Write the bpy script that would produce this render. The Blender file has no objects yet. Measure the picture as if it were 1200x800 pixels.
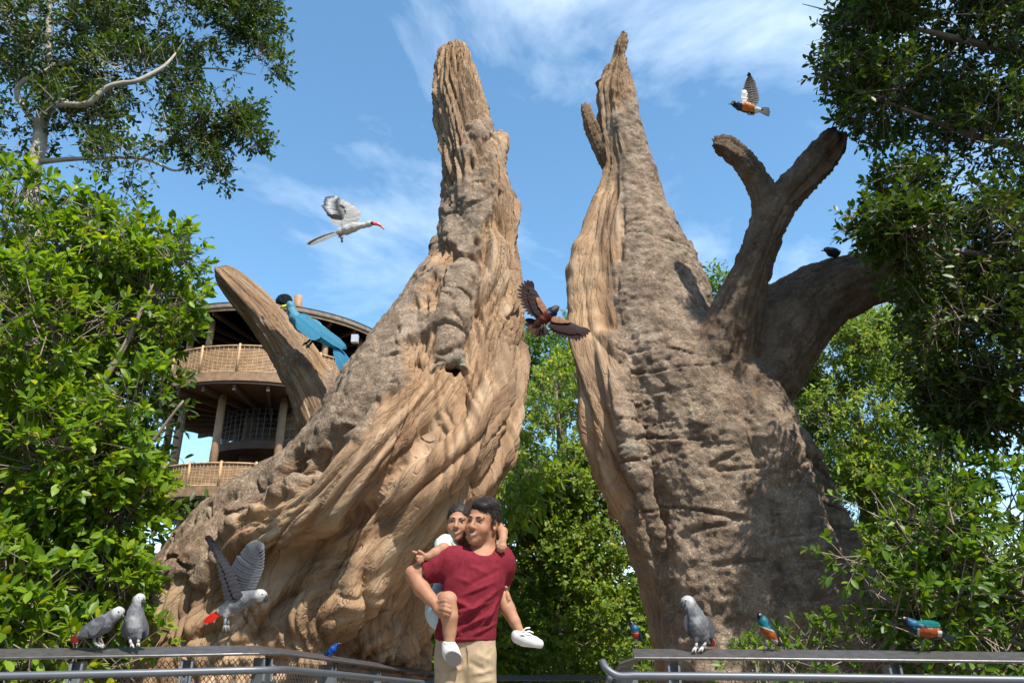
import bpy, math, random
import numpy as np
from mathutils import Vector, Matrix

rng = np.random.default_rng(11)
random.seed(5)
scene = bpy.context.scene
COL = scene.collection

# ------------------------------------------------------------------ camera
F_PX, CX, CY = 867.0, 600.0, 400.0          # the photograph is 1200 x 800
PITCH, EYE = math.radians(22.0), 1.0
cam_d = bpy.data.cameras.new('camera')
cam = bpy.data.objects.new('camera', cam_d)
COL.objects.link(cam)
cam.location = (0, 0, EYE)
cam.rotation_euler = (math.radians(90) + PITCH, 0, 0)
cam_d.sensor_width = 36.0
cam_d.lens = 36.0 * F_PX / 1200.0
cam_d.clip_start, cam_d.clip_end = 0.05, 4000
scene.camera = cam

# ------------------------------------------------------------------ sky, sun, exposure
SUN = Vector((0.28, -0.48, 0.85)).normalized()          # towards the sun
elev = math.asin(SUN.z)
azim = math.atan2(SUN.x, SUN.y)
world = bpy.data.worlds.new('World')
scene.world = world
world.use_nodes = True
wn, wl = world.node_tree.nodes, world.node_tree.links
wn.clear()
w_out = wn.new('ShaderNodeOutputWorld')
w_bg = wn.new('ShaderNodeBackground')
w_sky = wn.new('ShaderNodeTexSky')
w_sky.sky_type = 'NISHITA'
w_sky.sun_disc = False
w_sky.sun_elevation = elev
w_sky.sun_rotation = azim
w_sky.air_density, w_sky.dust_density, w_sky.ozone_density = 1.0, 0.5, 2.0
w_tc = wn.new('ShaderNodeTexCoord')
w_map = wn.new('ShaderNodeMapping')
w_map.inputs['Scale'].default_value = (2.2, 1.6, 4.6)
w_map.inputs['Rotation'].default_value = (0.0, 0.75, 0.2)
w_map.inputs['Location'].default_value = (0.55, 0.1, 0.35)
w_no = wn.new('ShaderNodeTexNoise')
w_no.inputs['Scale'].default_value = 1.15
w_no.inputs['Detail'].default_value = 7
w_no.inputs['Roughness'].default_value = 0.58
w_no.inputs['Distortion'].default_value = 0.5
w_rmp = wn.new('ShaderNodeMapRange')
w_rmp.inputs['From Min'].default_value = 0.47
w_rmp.inputs['From Max'].default_value = 0.82
w_rmp.inputs['To Max'].default_value = 0.42
w_mix = wn.new('ShaderNodeMix')
w_mix.data_type = 'RGBA'
w_mix.inputs['B'].default_value = (8.6, 9.2, 9.8, 1)
wl.new(w_tc.outputs['Generated'], w_map.inputs['Vector'])
wl.new(w_map.outputs[0], w_no.inputs['Vector'])
wl.new(w_no.outputs[0], w_rmp.inputs['Value'])
wl.new(w_rmp.outputs[0], w_mix.inputs['Factor'])
wl.new(w_sky.outputs[0], w_mix.inputs['A'])
w_hsv = wn.new('ShaderNodeHueSaturation')
w_hsv.inputs['Saturation'].default_value = 1.12
w_hsv.inputs['Hue'].default_value = 0.488
w_hsv.inputs['Value'].default_value = 1.28
wl.new(w_mix.outputs['Result'], w_hsv.inputs['Color'])
wl.new(w_hsv.outputs[0], w_bg.inputs['Color'])
w_bg.inputs['Strength'].default_value = 0.13
wl.new(w_bg.outputs[0], w_out.inputs[0])

sun_d = bpy.data.lights.new('sun', 'SUN')
sun_d.energy = 5.0
sun_d.angle = math.radians(0.5)
sun_d.color = (1.0, 0.945, 0.86)
sun = bpy.data.objects.new('sun', sun_d)
COL.objects.link(sun)
sun.location = (6, -8, 14)
sun.rotation_euler = SUN.to_track_quat('Z', 'Y').to_euler()

scene.view_settings.view_transform = 'Standard'
scene.view_settings.look = 'None'
scene.view_settings.exposure = 0.74
scene.view_settings.gamma = 1.0
scene.view_settings.use_curve_mapping = False
scene.render.engine = 'CYCLES'

# ------------------------------------------------------------------ helpers
_cp, _sp = math.cos(PITCH), math.sin(PITCH)

def P(px, py, Y):
    """The point at ground distance Y that stands on a sight line of the survey photograph."""
    xc, yc = (px - CX) / F_PX, (CY - py) / F_PX
    dy, dz = _cp - yc * _sp, _sp + yc * _cp
    t = Y / dy
    return np.array((xc * t, Y, EYE + dz * t))

def mpp(py, Y):
    """metres per photograph pixel at distance Y"""
    yc = (CY - py) / F_PX
    return Y / (_cp - yc * _sp) / F_PX

def proj(p):
    """world points (N,3) -> survey pixels and depth"""
    q = np.asarray(p, float) - np.array((0, 0, EYE))
    d = q[..., 1] * _cp + q[..., 2] * _sp
    u = -q[..., 1] * _sp + q[..., 2] * _cp
    d = np.maximum(d, 1e-3)
    return CX + F_PX * q[..., 0] / d, CY - F_PX * u / d, d

_prm = np.random.default_rng(3).permutation(256)
_prm = np.concatenate([_prm, _prm, _prm])
_grd = np.random.default_rng(4).normal(size=(256, 3))
_grd /= np.linalg.norm(_grd, axis=1)[:, None]

def noise3(p, seed=0.0):
    p = np.asarray(p, float) + seed * np.array((17.13, 5.7, 31.9))
    i = np.floor(p).astype(np.int64)
    f = p - i
    i &= 255
    u = f * f * f * (f * (f * 6 - 15) + 10)
    out = 0
    for dx in (0, 1):
        wx = u[:, 0] if dx else 1 - u[:, 0]
        for dy in (0, 1):
            wy = u[:, 1] if dy else 1 - u[:, 1]
            for dz in (0, 1):
                wz = u[:, 2] if dz else 1 - u[:, 2]
                h = _prm[_prm[_prm[(i[:, 0] + dx) & 255] + ((i[:, 1] + dy) & 255)] + ((i[:, 2] + dz) & 255)]
                g = _grd[h]
                dot = g[:, 0] * (f[:, 0] - dx) + g[:, 1] * (f[:, 1] - dy) + g[:, 2] * (f[:, 2] - dz)
                out = out + wx * wy * wz * dot
    return out * 1.6

def fbm(p, octs=4, seed=0.0, gain=0.5):
    a, s, out = 1.0, 1.0, 0
    p = np.asarray(p, float)
    for o in range(octs):
        out = out + a * noise3(p * s, seed + o)
        a *= gain
        s *= 2.03
    return out

def sstep(a, b, x):
    t = np.clip((x - a) / (b - a), 0, 1)
    return t * t * (3 - 2 * t)

def cat_rom(pts, n):
    """smooth resampling of a list of rows"""
    pts = np.asarray(pts, float)
    k = len(pts)
    ext = np.vstack([2 * pts[0] - pts[1], pts, 2 * pts[-1] - pts[-2]])
    out = []
    for j in range(k - 1):
        a, b, c, d = ext[j:j + 4]
        for t in np.linspace(0, 1, n, endpoint=False):
            out.append(0.5 * (2 * b + (c - a) * t + (2 * a - 5 * b + 4 * c - d) * t * t + (3 * b - a - 3 * c + d) * t ** 3))
    out.append(pts[-1])
    return np.array(out)

def mesh_np(name, verts, faces, smooth=True, mats=None):
    """verts (N,3); faces: an (M,k) array or a list of such arrays"""
    if not isinstance(faces, (list, tuple)):
        faces = [faces]
    faces = [np.asarray(f, np.int32) for f in faces if len(f)]
    me = bpy.data.meshes.new(name)
    verts = np.asarray(verts, np.float32)
    me.vertices.add(len(verts))
    me.vertices.foreach_set('co', verts.ravel())
    nl = sum(f.size for f in faces)
    npoly = sum(len(f) for f in faces)
    me.loops.add(nl)
    me.loops.foreach_set('vertex_index', np.concatenate([f.ravel() for f in faces]))
    me.polygons.add(npoly)
    tot = np.concatenate([np.full(len(f), f.shape[1], np.int32) for f in faces])
    start = np.concatenate([[0], np.cumsum(tot)[:-1]]).astype(np.int32)
    me.polygons.foreach_set('loop_start', start)
    me.polygons.foreach_set('use_smooth', np.full(npoly, smooth, bool))
    me.update(calc_edges=True)
    if mats:
        for m in (mats if isinstance(mats, (list, tuple)) else [mats]):
            me.materials.append(m)
    return me

def link(name, me, parent=None, loc=None):
    o = bpy.data.objects.new(name, me)
    COL.objects.link(o)
    if loc is not None:
        o.location = loc
    if parent is not None:
        o.parent = parent
    return o

def tag(o, label, cat=None, group=None, kind=None):
    if label: o['label'] = label
    if cat: o['category'] = cat
    if group: o['group'] = group
    if kind: o['kind'] = kind
    return o

def thing(name, label, cat, loc, group=None):
    o = bpy.data.objects.new(name, None)
    o.empty_display_size = 0.1
    COL.objects.link(o)
    o.location = loc
    return tag(o, label, cat, group)

def part(name, verts, faces, mat, root, smooth=True, col=None, attrs=None, kind=None, label=None):
    """a part in world coordinates, stored relative to its thing"""
    v = np.asarray(verts, float)
    if root is not None:
        r = root
        off = np.zeros(3)
        while r is not None:
            off += np.array(r.location)
            r = r.parent
        v = v - off
    me = mesh_np(name, v, faces, smooth, mat)
    if col is not None:
        a = me.attributes.new('Col', 'FLOAT_COLOR', 'POINT')
        c = np.ones((len(v), 4), np.float32)
        c[:, :3] = col
        a.data.foreach_set('color', c.ravel())
    for k, val in (attrs or {}).items():
        val = np.asarray(val, np.float32)
        if val.ndim == 1:
            a = me.attributes.new(k, 'FLOAT', 'POINT')
            a.data.foreach_set('value', val)
        else:
            a = me.attributes.new(k, 'FLOAT_VECTOR', 'POINT')
            a.data.foreach_set('vector', val.ravel())
    o = link(name, me, root)
    if kind: o['kind'] = kind
    if label: o['label'] = label
    return o

class MB:
    """collects simple shapes into one mesh"""
    def __init__(self):
        self.v, self.q, self.t, self.n = [], [], [], 0
    def add(self, v, q=None, t=None):
        if q is not None and len(q): self.q.append(np.asarray(q) + self.n)
        if t is not None and len(t): self.t.append(np.asarray(t) + self.n)
        self.v.append(np.asarray(v, float)); self.n += len(v)
    def tube(self, pts, rad, k=8, caps=True, up=(0, 0, 1)):
        pts = np.asarray(pts, float); m = len(pts)
        rad = np.broadcast_to(np.asarray(rad, float), (m,))
        tg = np.gradient(pts, axis=0); tg /= np.linalg.norm(tg, axis=1)[:, None] + 1e-9
        a = np.cross(tg[0], up)
        if np.linalg.norm(a) < 0.1: a = np.cross(tg[0], (1, 0, 0))
        vs = []
        ang = np.linspace(0, 2 * np.pi, k, endpoint=False)
        for j in range(m):
            a = a - tg[j] * a.dot(tg[j]); a /= np.linalg.norm(a) + 1e-9
            b = np.cross(tg[j], a)
            vs.append(pts[j] + rad[j] * (np.cos(ang)[:, None] * a + np.sin(ang)[:, None] * b))
        v = np.vstack(vs)
        i = np.arange(k); i2 = (i + 1) % k
        q = np.vstack([np.stack([j * k + i, j * k + i2, (j + 1) * k + i2, (j + 1) * k + i], 1) for j in range(m - 1)])
        tt = []
        if caps:
            v = np.vstack([v, pts[0], pts[-1]])
            c0, c1 = m * k, m * k + 1
            tt = np.vstack([np.stack([np.full(k, c0), i2, i], 1), np.stack([np.full(k, c1), (m - 1) * k + i, (m - 1) * k + i2], 1)])
        self.add(v, q, tt)
    def box(self, c, half, ax=None):
        """half extents along the three axes ax (rows)"""
        ax = np.eye(3) if ax is None else np.asarray(ax, float)
        s = np.array([(x, y, z) for x in (-1, 1) for y in (-1, 1) for z in (-1, 1)], float)
        v = np.asarray(c) + (s * half) @ ax
        self.add(v, [(0, 1, 3, 2), (4, 6, 7, 5), (0, 4, 5, 1), (2, 3, 7, 6), (0, 2, 6, 4), (1, 5, 7, 3)])
    def bar(self, a, b, w, h, up=(0, 0, 1)):
        a, b = np.asarray(a, float), np.asarray(b, float)
        d = b - a; L = np.linalg.norm(d); d /= L
        s = np.cross(d, up); s /= np.linalg.norm(s) + 1e-9
        u = np.cross(s, d)
        self.box((a + b) / 2, (L / 2, w / 2, h / 2), (d, s, u))
    def build(self, name, mat, root=None, smooth=False, kind=None, **kw):
        fs = []
        if self.q: fs.append(np.vstack(self.q))
        if self.t: fs.append(np.vstack(self.t))
        return part(name, np.vstack(self.v), fs, mat, root, smooth, kind=kind, **kw)

# ---- signed-distance modelling, meshed by surface nets
class SDF:
    def __init__(self, lo, hi, h):
        self.lo, self.h = np.asarray(lo, float), h
        self.n = np.ceil((np.asarray(hi) - self.lo) / h).astype(int) + 1
        self.f = np.full(self.n, 0.5, np.float32)
    def _win(self, lo, hi):
        a = np.clip(np.floor((np.asarray(lo) - self.lo) / self.h).astype(int), 0, self.n)
        b = np.clip(np.ceil((np.asarray(hi) - self.lo) / self.h).astype(int) + 1, 0, self.n)
        if np.any(b <= a): return None
        sl = tuple(slice(x, y) for x, y in zip(a, b))
        g = [self.lo[k] + self.h * np.arange(a[k], b[k]) for k in range(3)]
        return sl, g[0][:, None, None], g[1][None, :, None], g[2][None, None, :]
    def _put(self, sl, d, k, sub=False):
        f = self.f[sl]
        if sub:
            d = -d
            h = np.clip(0.5 - 0.5 * (f - d) / k, 0, 1)
            self.f[sl] = f * (1 - h) + d * h + k * h * (1 - h)
        else:
            h = np.clip(0.5 + 0.5 * (d - f) / k, 0, 1)
            self.f[sl] = d * (1 - h) + f * h - k * h * (1 - h)
    def cap(self, a, b, ra, rb, k=0.02, sub=False):
        a, b = np.asarray(a, float), np.asarray(b, float)
        pad = max(ra, rb) + 2 * k + 3 * self.h
        w = self._win(np.minimum(a, b) - pad, np.maximum(a, b) + pad)
        if w is None: return
        sl, x, y, z = w
        d = b - a; L = d.dot(d) + 1e-12
        t = np.clip(((x - a[0]) * d[0] + (y - a[1]) * d[1] + (z - a[2]) * d[2]) / L, 0, 1)
        q = np.sqrt((x - a[0] - t * d[0]) ** 2 + (y - a[1] - t * d[1]) ** 2 + (z - a[2] - t * d[2]) ** 2) - (ra + (rb - ra) * t)
        self._put(sl, q, k, sub)
    def chain(self, pts, rad, k=0.02, sub=False):
        for j in range(len(pts) - 1):
            self.cap(pts[j], pts[j + 1], rad[j], rad[j + 1], k, sub)
    def ell(self, c, r, R=None, k=0.02, sub=False):
        """ellipsoid, rows of R are its axes"""
        c, r = np.asarray(c, float), np.asarray(r, float)
        if r.ndim == 0: r = np.full(3, float(r))
        R = np.eye(3) if R is None else np.asarray(R, float)
        pad = r.max() + 2 * k + 3 * self.h
        w = self._win(c - pad, c + pad)
        if w is None: return
        sl, x, y, z = w
        l = [(x - c[0]) * R[i, 0] + (y - c[1]) * R[i, 1] + (z - c[2]) * R[i, 2] for i in range(3)]
        k0 = np.sqrt(sum((l[i] / r[i]) ** 2 for i in range(3)))
        k1 = np.sqrt(sum((l[i] / r[i] ** 2) ** 2 for i in range(3))) + 1e-9
        self._put(sl, k0 * (k0 - 1) / k1, k, sub)
    def mesh(self):
        f, n = self.f, self.n
        ins = f < 0
        c = np.zeros(n - 1, np.int8)
        corners = [(x, y, z) for x in (0, 1) for y in (0, 1) for z in (0, 1)]
        for (x, y, z) in corners:
            c += ins[x:n[0] - 1 + x, y:n[1] - 1 + y, z:n[2] - 1 + z]
        cells = np.argwhere((c > 0) & (c < 8))
        idx = np.full(n - 1, -1, np.int32)
        idx[tuple(cells.T)] = np.arange(len(cells))
        acc = np.zeros((len(cells), 3)); cnt = np.zeros(len(cells))
        for a in corners:
            for ax in range(3):
                if a[ax]: continue
                b = list(a); b[ax] = 1
                fa = f[tuple((cells + a).T)]; fb = f[tuple((cells + b).T)]
                m = (fa < 0) != (fb < 0)
                t = fa[m] / (fa[m] - fb[m])
                p = np.tile(np.array(a, float), (m.sum(), 1)); p[:, ax] = t
                acc[m] += p; cnt[m] += 1
        v = self.lo + self.h * (cells + acc / cnt[:, None])
        quads = []
        for ax in range(3):
            o1, o2 = (ax + 1) % 3, (ax + 2) % 3
            s0 = [slice(None)] * 3; s1 = [slice(None)] * 3
            s0[ax] = slice(0, n[ax] - 1); s1[ax] = slice(1, n[ax])
            A, B = ins[tuple(s0)], ins[tuple(s1)]
            e = np.argwhere(A != B)
            e = e[(e[:, o1] > 0) & (e[:, o2] > 0) & (e[:, o1] < n[o1] - 1) & (e[:, o2] < n[o2] - 1)]
            fl = A[tuple(e.T)]
            def ce(d1, d2):
                q = e.copy(); q[:, o1] += d1; q[:, o2] += d2
                return idx[tuple(q.T)]
            q = np.stack([ce(-1, -1), ce(0, -1), ce(0, 0), ce(-1, 0)], 1)
            q[~fl] = q[~fl][:, ::-1]
            quads.append(q)
        q = np.vstack(quads)
        return v, q[(q >= 0).all(1)]

def vnormals(v, q):
    n = np.zeros_like(v)
    fn = np.cross(v[q[:, 2]] - v[q[:, 0]], v[q[:, -1]] - v[q[:, 1]])
    for k in range(q.shape[1]):
        for c in range(3):
            n[:, c] += np.bincount(q[:, k], fn[:, c], len(v))
    return n / (np.linalg.norm(n, axis=1)[:, None] + 1e-12)

def relax(v, q, it=2, lam=0.5):
    for _ in range(it):
        acc = np.zeros_like(v); cnt = np.zeros(len(v))
        for a in range(4):
            i, j = q[:, a], q[:, (a + 1) % 4]
            for c in range(3):
                acc[:, c] += np.bincount(i, v[j, c], len(v)) + np.bincount(j, v[i, c], len(v))
            cnt += np.bincount(i, minlength=len(v)) + np.bincount(j, minlength=len(v))
        v = v + lam * (acc / np.maximum(cnt, 1)[:, None] - v)
    return v

def subdiv(v, q):
    """one linear split of every quad into four"""
    e = np.vstack([np.sort(q[:, [a, (a + 1) % 4]], 1) for a in range(4)])
    key = e[:, 0].astype(np.int64) * len(v) + e[:, 1]
    u, inv = np.unique(key, return_inverse=True)
    ev = (v[u // len(v)] + v[u % len(v)]) / 2
    fc = v[q].mean(1)
    nv, ne, m = len(v), len(ev), len(q)
    em = inv.reshape(4, m).T + nv
    c = np.arange(m) + nv + ne
    out = np.vstack([np.stack([q[:, a], em[:, a], c, em[:, (a + 3) % 4]], 1) for a in range(4)])
    return np.vstack([v, ev, fc]), out

# ---- materials
def new_mat(name):
    m = bpy.data.materials.new(name); m.use_nodes = True
    nt = m.node_tree; b = nt.nodes['Principled BSDF']
    return m, nt, b

def N(nt, typ, **kw):
    n = nt.nodes.new(typ)
    for k, v in kw.items():
        if k in n.inputs: n.inputs[k].default_value = v
        else: setattr(n, k, v)
    return n

def plain_mat(name, col, rough=0.6, metal=0.0, var=0.15, scale=8.0, bump=0.0, bscale=60.0, spec=0.5):
    """base colour with soft mottling and optional fine relief"""
    m, nt, b = new_mat(name)
    tc = N(nt, 'ShaderNodeTexCoord')
    no = N(nt, 'ShaderNodeTexNoise', Scale=scale, Detail=5.0)
    nt.links.new(tc.outputs['Object'], no.inputs['Vector'])
    mp = N(nt, 'ShaderNodeMapRange'); mp.inputs['To Min'].default_value = 1 - var; mp.inputs['To Max'].default_value = 1 + var
    mp.inputs['From Min'].default_value = 0.25; mp.inputs['From Max'].default_value = 0.75
    nt.links.new(no.outputs[0], mp.inputs['Value'])
    mx = N(nt, 'ShaderNodeMix', data_type='RGBA', blend_type='MULTIPLY')
    mx.inputs['Factor'].default_value = 1.0
    mx.inputs['A'].default_value = (*col, 1)
    nt.links.new(mp.outputs[0], mx.inputs['B'])
    nt.links.new(mx.outputs['Result'], b.inputs['Base Color'])
    b.inputs['Roughness'].default_value = rough
    b.inputs['Metallic'].default_value = metal
    b.inputs['Specular IOR Level'].default_value = spec
    if bump:
        n2 = N(nt, 'ShaderNodeTexNoise', Scale=bscale, Detail=4.0)
        nt.links.new(tc.outputs['Object'], n2.inputs['Vector'])
        bp = N(nt, 'ShaderNodeBump', Strength=bump, Distance=0.01)
        nt.links.new(n2.outputs[0], bp.inputs['Height'])
        nt.links.new(bp.outputs[0], b.inputs['Normal'])
    return m

def attr_mat(name, rough=0.6, sss=0.0, spec=0.4, var=0.1, scale=40.0, bump=0.0, bscale=120.0, sheen=0.0, stretch=(1, 1, 1)):
    """colour from the point attribute Col with fine mottling"""
    m, nt, b = new_mat(name)
    at = N(nt, 'ShaderNodeAttribute', attribute_name='Col')
    tc = N(nt, 'ShaderNodeTexCoord')
    mpg = N(nt, 'ShaderNodeMapping'); mpg.inputs['Scale'].default_value = stretch
    nt.links.new(tc.outputs['Object'], mpg.inputs['Vector'])
    no = N(nt, 'ShaderNodeTexNoise', Scale=scale, Detail=4.0)
    nt.links.new(mpg.outputs[0], no.inputs['Vector'])
    mp = N(nt, 'ShaderNodeMapRange'); mp.inputs['To Min'].default_value = 1 - var; mp.inputs['To Max'].default_value = 1 + var
    mp.inputs['From Min'].default_value = 0.25; mp.inputs['From Max'].default_value = 0.75
    nt.links.new(no.outputs[0], mp.inputs['Value'])
    mx = N(nt, 'ShaderNodeMix', data_type='RGBA', blend_type='MULTIPLY'); mx.inputs['Factor'].default_value = 1.0
    nt.links.new(at.outputs['Color'], mx.inputs['A'])
    nt.links.new(mp.outputs[0], mx.inputs['B'])
    nt.links.new(mx.outputs['Result'], b.inputs['Base Color'])
    b.inputs['Roughness'].default_value = rough
    b.inputs['Specular IOR Level'].default_value = spec
    if sss:
        b.inputs['Subsurface Weight'].default_value = sss
        b.inputs['Subsurface Radius'].default_value = (0.012, 0.004, 0.002)
        b.inputs['Subsurface Scale'].default_value = 0.6
    if sheen: b.inputs['Sheen Weight'].default_value = sheen
    if bump:
        n2 = N(nt, 'ShaderNodeTexNoise', Scale=bscale, Detail=3.0)
        nt.links.new(mpg.outputs[0], n2.inputs['Vector'])
        bp = N(nt, 'ShaderNodeBump', Strength=bump, Distance=0.004)
        nt.links.new(n2.outputs[0], bp.inputs['Height'])
        nt.links.new(bp.outputs[0], b.inputs['Normal'])
    return m
# ------------------------------------------------------------------ ground and path
m_soil = plain_mat('soil', (0.075, 0.055, 0.035), 0.95, var=0.4, scale=1.2, bump=0.8, bscale=14)
m_path = plain_mat('path_concrete', (0.30, 0.27, 0.235), 0.85, var=0.18, scale=2.0, bump=0.3, bscale=80)

def ramp(y):
    """height of the walkway: level near the camera, then a gentle ramp down"""
    return -0.07 * np.clip(np.asarray(y, float) - 4.8, 0, 5.2)

gx = np.concatenate([[-1500, -300, -80], np.linspace(-30, 30, 61), [80, 300, 1500]])
gy = np.concatenate([[-1500, -300, -60], np.linspace(-10, 50, 61), [100, 400, 1800]])
GX, GY = np.meshgrid(gx, gy, indexing='ij')
GZ = -0.62 + 0.12 * fbm(np.stack([GX.ravel() * .25, GY.ravel() * .25, GX.ravel() * 0], 1), 3, 9).reshape(GX.shape)
ii = np.arange(GX.size).reshape(GX.shape)
gq = np.stack([ii[:-1, :-1], ii[1:, :-1], ii[1:, 1:], ii[:-1, 1:]], -1).reshape(-1, 4)
g = part('ground', np.stack([GX, GY, GZ], -1).reshape(-1, 3), gq, m_soil, None)
g['kind'] = 'structure'

py_ = np.linspace(-4, 11, 31)
hw = np.interp(py_, [-4, 3, 4.8, 6, 9, 11], [4.4, 4.2, 2.6, 1.3, .9, 2.5])
pxc = np.interp(py_, [-4, 4.6, 9, 11], [0.2, 0.2, 0.2, 0.4])
pz = ramp(py_)
pv, pq = [], []
for j in range(len(py_)):
    for s, dz in ((-1, 0), (1, 0), (1, -0.28), (-1, -0.28)):
        pv.append((pxc[j] + s * hw[j], py_[j], pz[j] + dz))
for j in range(len(py_) - 1):
    for a, b in ((0, 1), (1, 2), (2, 3), (3, 0)):
        pq.append((j * 4 + a, j * 4 + b, j * 4 + 4 + b, j * 4 + 4 + a))
pt_ = part('path', pv, np.array(pq)[:, ::-1], m_path, None, smooth=False)
pt_['kind'] = 'structure'

# ------------------------------------------------------------------ giant baobab trunks
def baobab_mat():
    m, nt, b = new_mat('baobab_wood_and_bark')
    L = nt.links.new
    gr = N(nt, 'ShaderNodeAttribute', attribute_name='grain')
    bk = N(nt, 'ShaderNodeAttribute', attribute_name='bark')
    tn = N(nt, 'ShaderNodeAttribute', attribute_name='tint')
    geo = N(nt, 'ShaderNodeTexCoord')
    # bare wood: long streaks along the grain
    n1 = N(nt, 'ShaderNodeTexNoise', Scale=3.0, Detail=6.0, Roughness=0.62, Distortion=0.6)
    L(gr.outputs['Vector'], n1.inputs['Vector'])
    r1 = N(nt, 'ShaderNodeValToRGB')
    e = r1.color_ramp.elements
    e[0].position, e[0].color = 0.28, (0.135, 0.080, 0.045, 1)
    e[1].position, e[1].color = 0.74, (0.51, 0.365, 0.225, 1)
    for p_, c_ in ((0.42, (0.265, 0.166, 0.096, 1)), (0.55, (0.365, 0.240, 0.142, 1)), (0.63, (0.42, 0.300, 0.194, 1))):
        x = r1.color_ramp.elements.new(p_); x.color = c_
    L(n1.outputs[0], r1.inputs['Fac'])
    n1b = N(nt, 'ShaderNodeTexNoise', Scale=1.1, Detail=3.0)
    L(geo.outputs['Object'], n1b.inputs['Vector'])
    r1b = N(nt, 'ShaderNodeValToRGB')
    r1b.color_ramp.elements[0].position = 0.36; r1b.color_ramp.elements[0].color = (0.78, 0.805, 0.84, 1)
    r1b.color_ramp.elements[1].position = 0.66; r1b.color_ramp.elements[1].color = (1.02, 0.975, 0.92, 1)
    L(n1b.outputs[0], r1b.inputs['Fac'])
    mw = N(nt, 'ShaderNodeMix', data_type='RGBA', blend_type='MULTIPLY'); mw.inputs['Factor'].default_value = 1
    L(r1.outputs['Color'], mw.inputs['A']); L(r1b.outputs['Color'], mw.inputs['B'])
    # bark: grey crust with lichen
    n2 = N(nt, 'ShaderNodeTexNoise', Scale=4.5, Detail=9.0, Roughness=0.68)
    L(geo.outputs['Object'], n2.inputs['Vector'])
    r2 = N(nt, 'ShaderNodeValToRGB')
    e = r2.color_ramp.elements
    e[0].position, e[0].color = 0.30, (0.125, 0.088, 0.062, 1)
    e[1].position, e[1].color = 0.72, (0.46, 0.360, 0.262, 1)
    for p_, c_ in ((0.45, (0.245, 0.178, 0.124, 1)), (0.57, (0.355, 0.265, 0.187, 1))):
        x = r2.color_ramp.elements.new(p_); x.color = c_
    L(n2.outputs[0], r2.inputs['Fac'])
    n3 = N(nt, 'ShaderNodeTexNoise', Scale=2.3, Detail=5.0, Roughness=0.6)
    L(geo.outputs['Object'], n3.inputs['Vector'])
    m3 = N(nt, 'ShaderNodeMapRange'); m3.inputs['From Min'].default_value = 0.64; m3.inputs['From Max'].default_value = 0.70; m3.inputs['To Max'].default_value = 0.55
    L(n3.outputs[0], m3.inputs['Value'])
    ml = N(nt, 'ShaderNodeMix', data_type='RGBA'); ml.inputs['B'].default_value = (0.36, 0.36, 0.27, 1)
    L(m3.outputs[0], ml.inputs['Factor']); L(r2.outputs['Color'], ml.inputs['A'])
    # warm patches where the crust has flaked off
    n4 = N(nt, 'ShaderNodeTexNoise', Scale=1.7, Detail=4.0, Roughness=0.6)
    L(geo.outputs['Object'], n4.inputs['Vector'])
    m4 = N(nt, 'ShaderNodeMapRange'); m4.inputs['From Min'].default_value = 0.50; m4.inputs['From Max'].default_value = 0.66; m4.inputs['To Max'].default_value = 0.6
    L(n4.outputs[0], m4.inputs['Value'])
    mt = N(nt, 'ShaderNodeMath', operation='MULTIPLY'); L(m4.outputs[0], mt.inputs[0]); L(tn.outputs['Fac'], mt.inputs[1])
    mo = N(nt, 'ShaderNodeMix', data_type='RGBA'); mo.inputs['B'].default_value = (0.37, 0.235, 0.15, 1)
    L(mt.outputs[0], mo.inputs['Factor']); L(ml.outputs['Result'], mo.inputs['A'])
    nm = N(nt, 'ShaderNodeMapping'); nm.inputs['Scale'].default_value = (1, 1, 0.55); L(gr.outputs['Vector'], nm.inputs['Vector'])
    ns = N(nt, 'ShaderNodeTexNoise', Scale=6.5, Detail=3.0, Roughness=0.55, Distortion=0.12)
    L(nm.outputs[0], ns.inputs['Vector'])
    sb = N(nt, 'ShaderNodeMath', operation='SUBTRACT'); sb.inputs[1].default_value = 0.5; L(ns.outputs[0], sb.inputs[0])
    ab = N(nt, 'ShaderNodeMath', operation='ABSOLUTE'); L(sb.outputs[0], ab.inputs[0])
    sp = N(nt, 'ShaderNodeMapRange'); sp.inputs['From Max'].default_value = 0.022; L(ab.outputs[0], sp.inputs['Value'])
    mq = N(nt, 'ShaderNodeMix', data_type='RGBA', blend_type='MULTIPLY'); mq.inputs['Factor'].default_value = 1
    rq = N(nt, 'ShaderNodeValToRGB'); rq.color_ramp.elements[0].color = (0.93, 0.91, 0.89, 1); rq.color_ramp.elements[1].color = (1, 1, 1, 1)
    L(sp.outputs[0], rq.inputs['Fac']); L(mw.outputs['Result'], mq.inputs['A']); L(rq.outputs['Color'], mq.inputs['B'])
    mx = N(nt, 'ShaderNodeMix', data_type='RGBA')
    L(bk.outputs['Fac'], mx.inputs['Factor']); L(mq.outputs['Result'], mx.inputs['A']); L(mo.outputs['Result'], mx.inputs['B'])
    wo = N(nt, 'ShaderNodeAttribute', attribute_name='limb_tone')
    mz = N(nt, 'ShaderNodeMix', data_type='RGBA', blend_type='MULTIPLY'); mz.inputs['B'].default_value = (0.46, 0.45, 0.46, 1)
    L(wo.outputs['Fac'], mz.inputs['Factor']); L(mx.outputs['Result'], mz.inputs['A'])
    L(mz.outputs['Result'], b.inputs['Base Color'])
    b.inputs['Roughness'].default_value = 0.82
    b.inputs['Specular IOR Level'].default_value = 0.12
    # relief: fine grain on wood, pits and cracks on bark
    g1 = N(nt, 'ShaderNodeTexNoise', Scale=9.0, Detail=5.0, Roughness=0.65)
    L(gr.outputs['Vector'], g1.inputs['Vector'])
    v1 = N(nt, 'ShaderNodeTexVoronoi', Scale=14.0, feature='DISTANCE_TO_EDGE')
    nd = N(nt, 'ShaderNodeTexNoise', Scale=7.0, Detail=4.0)
    L(geo.outputs['Object'], nd.inputs['Vector'])
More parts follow.
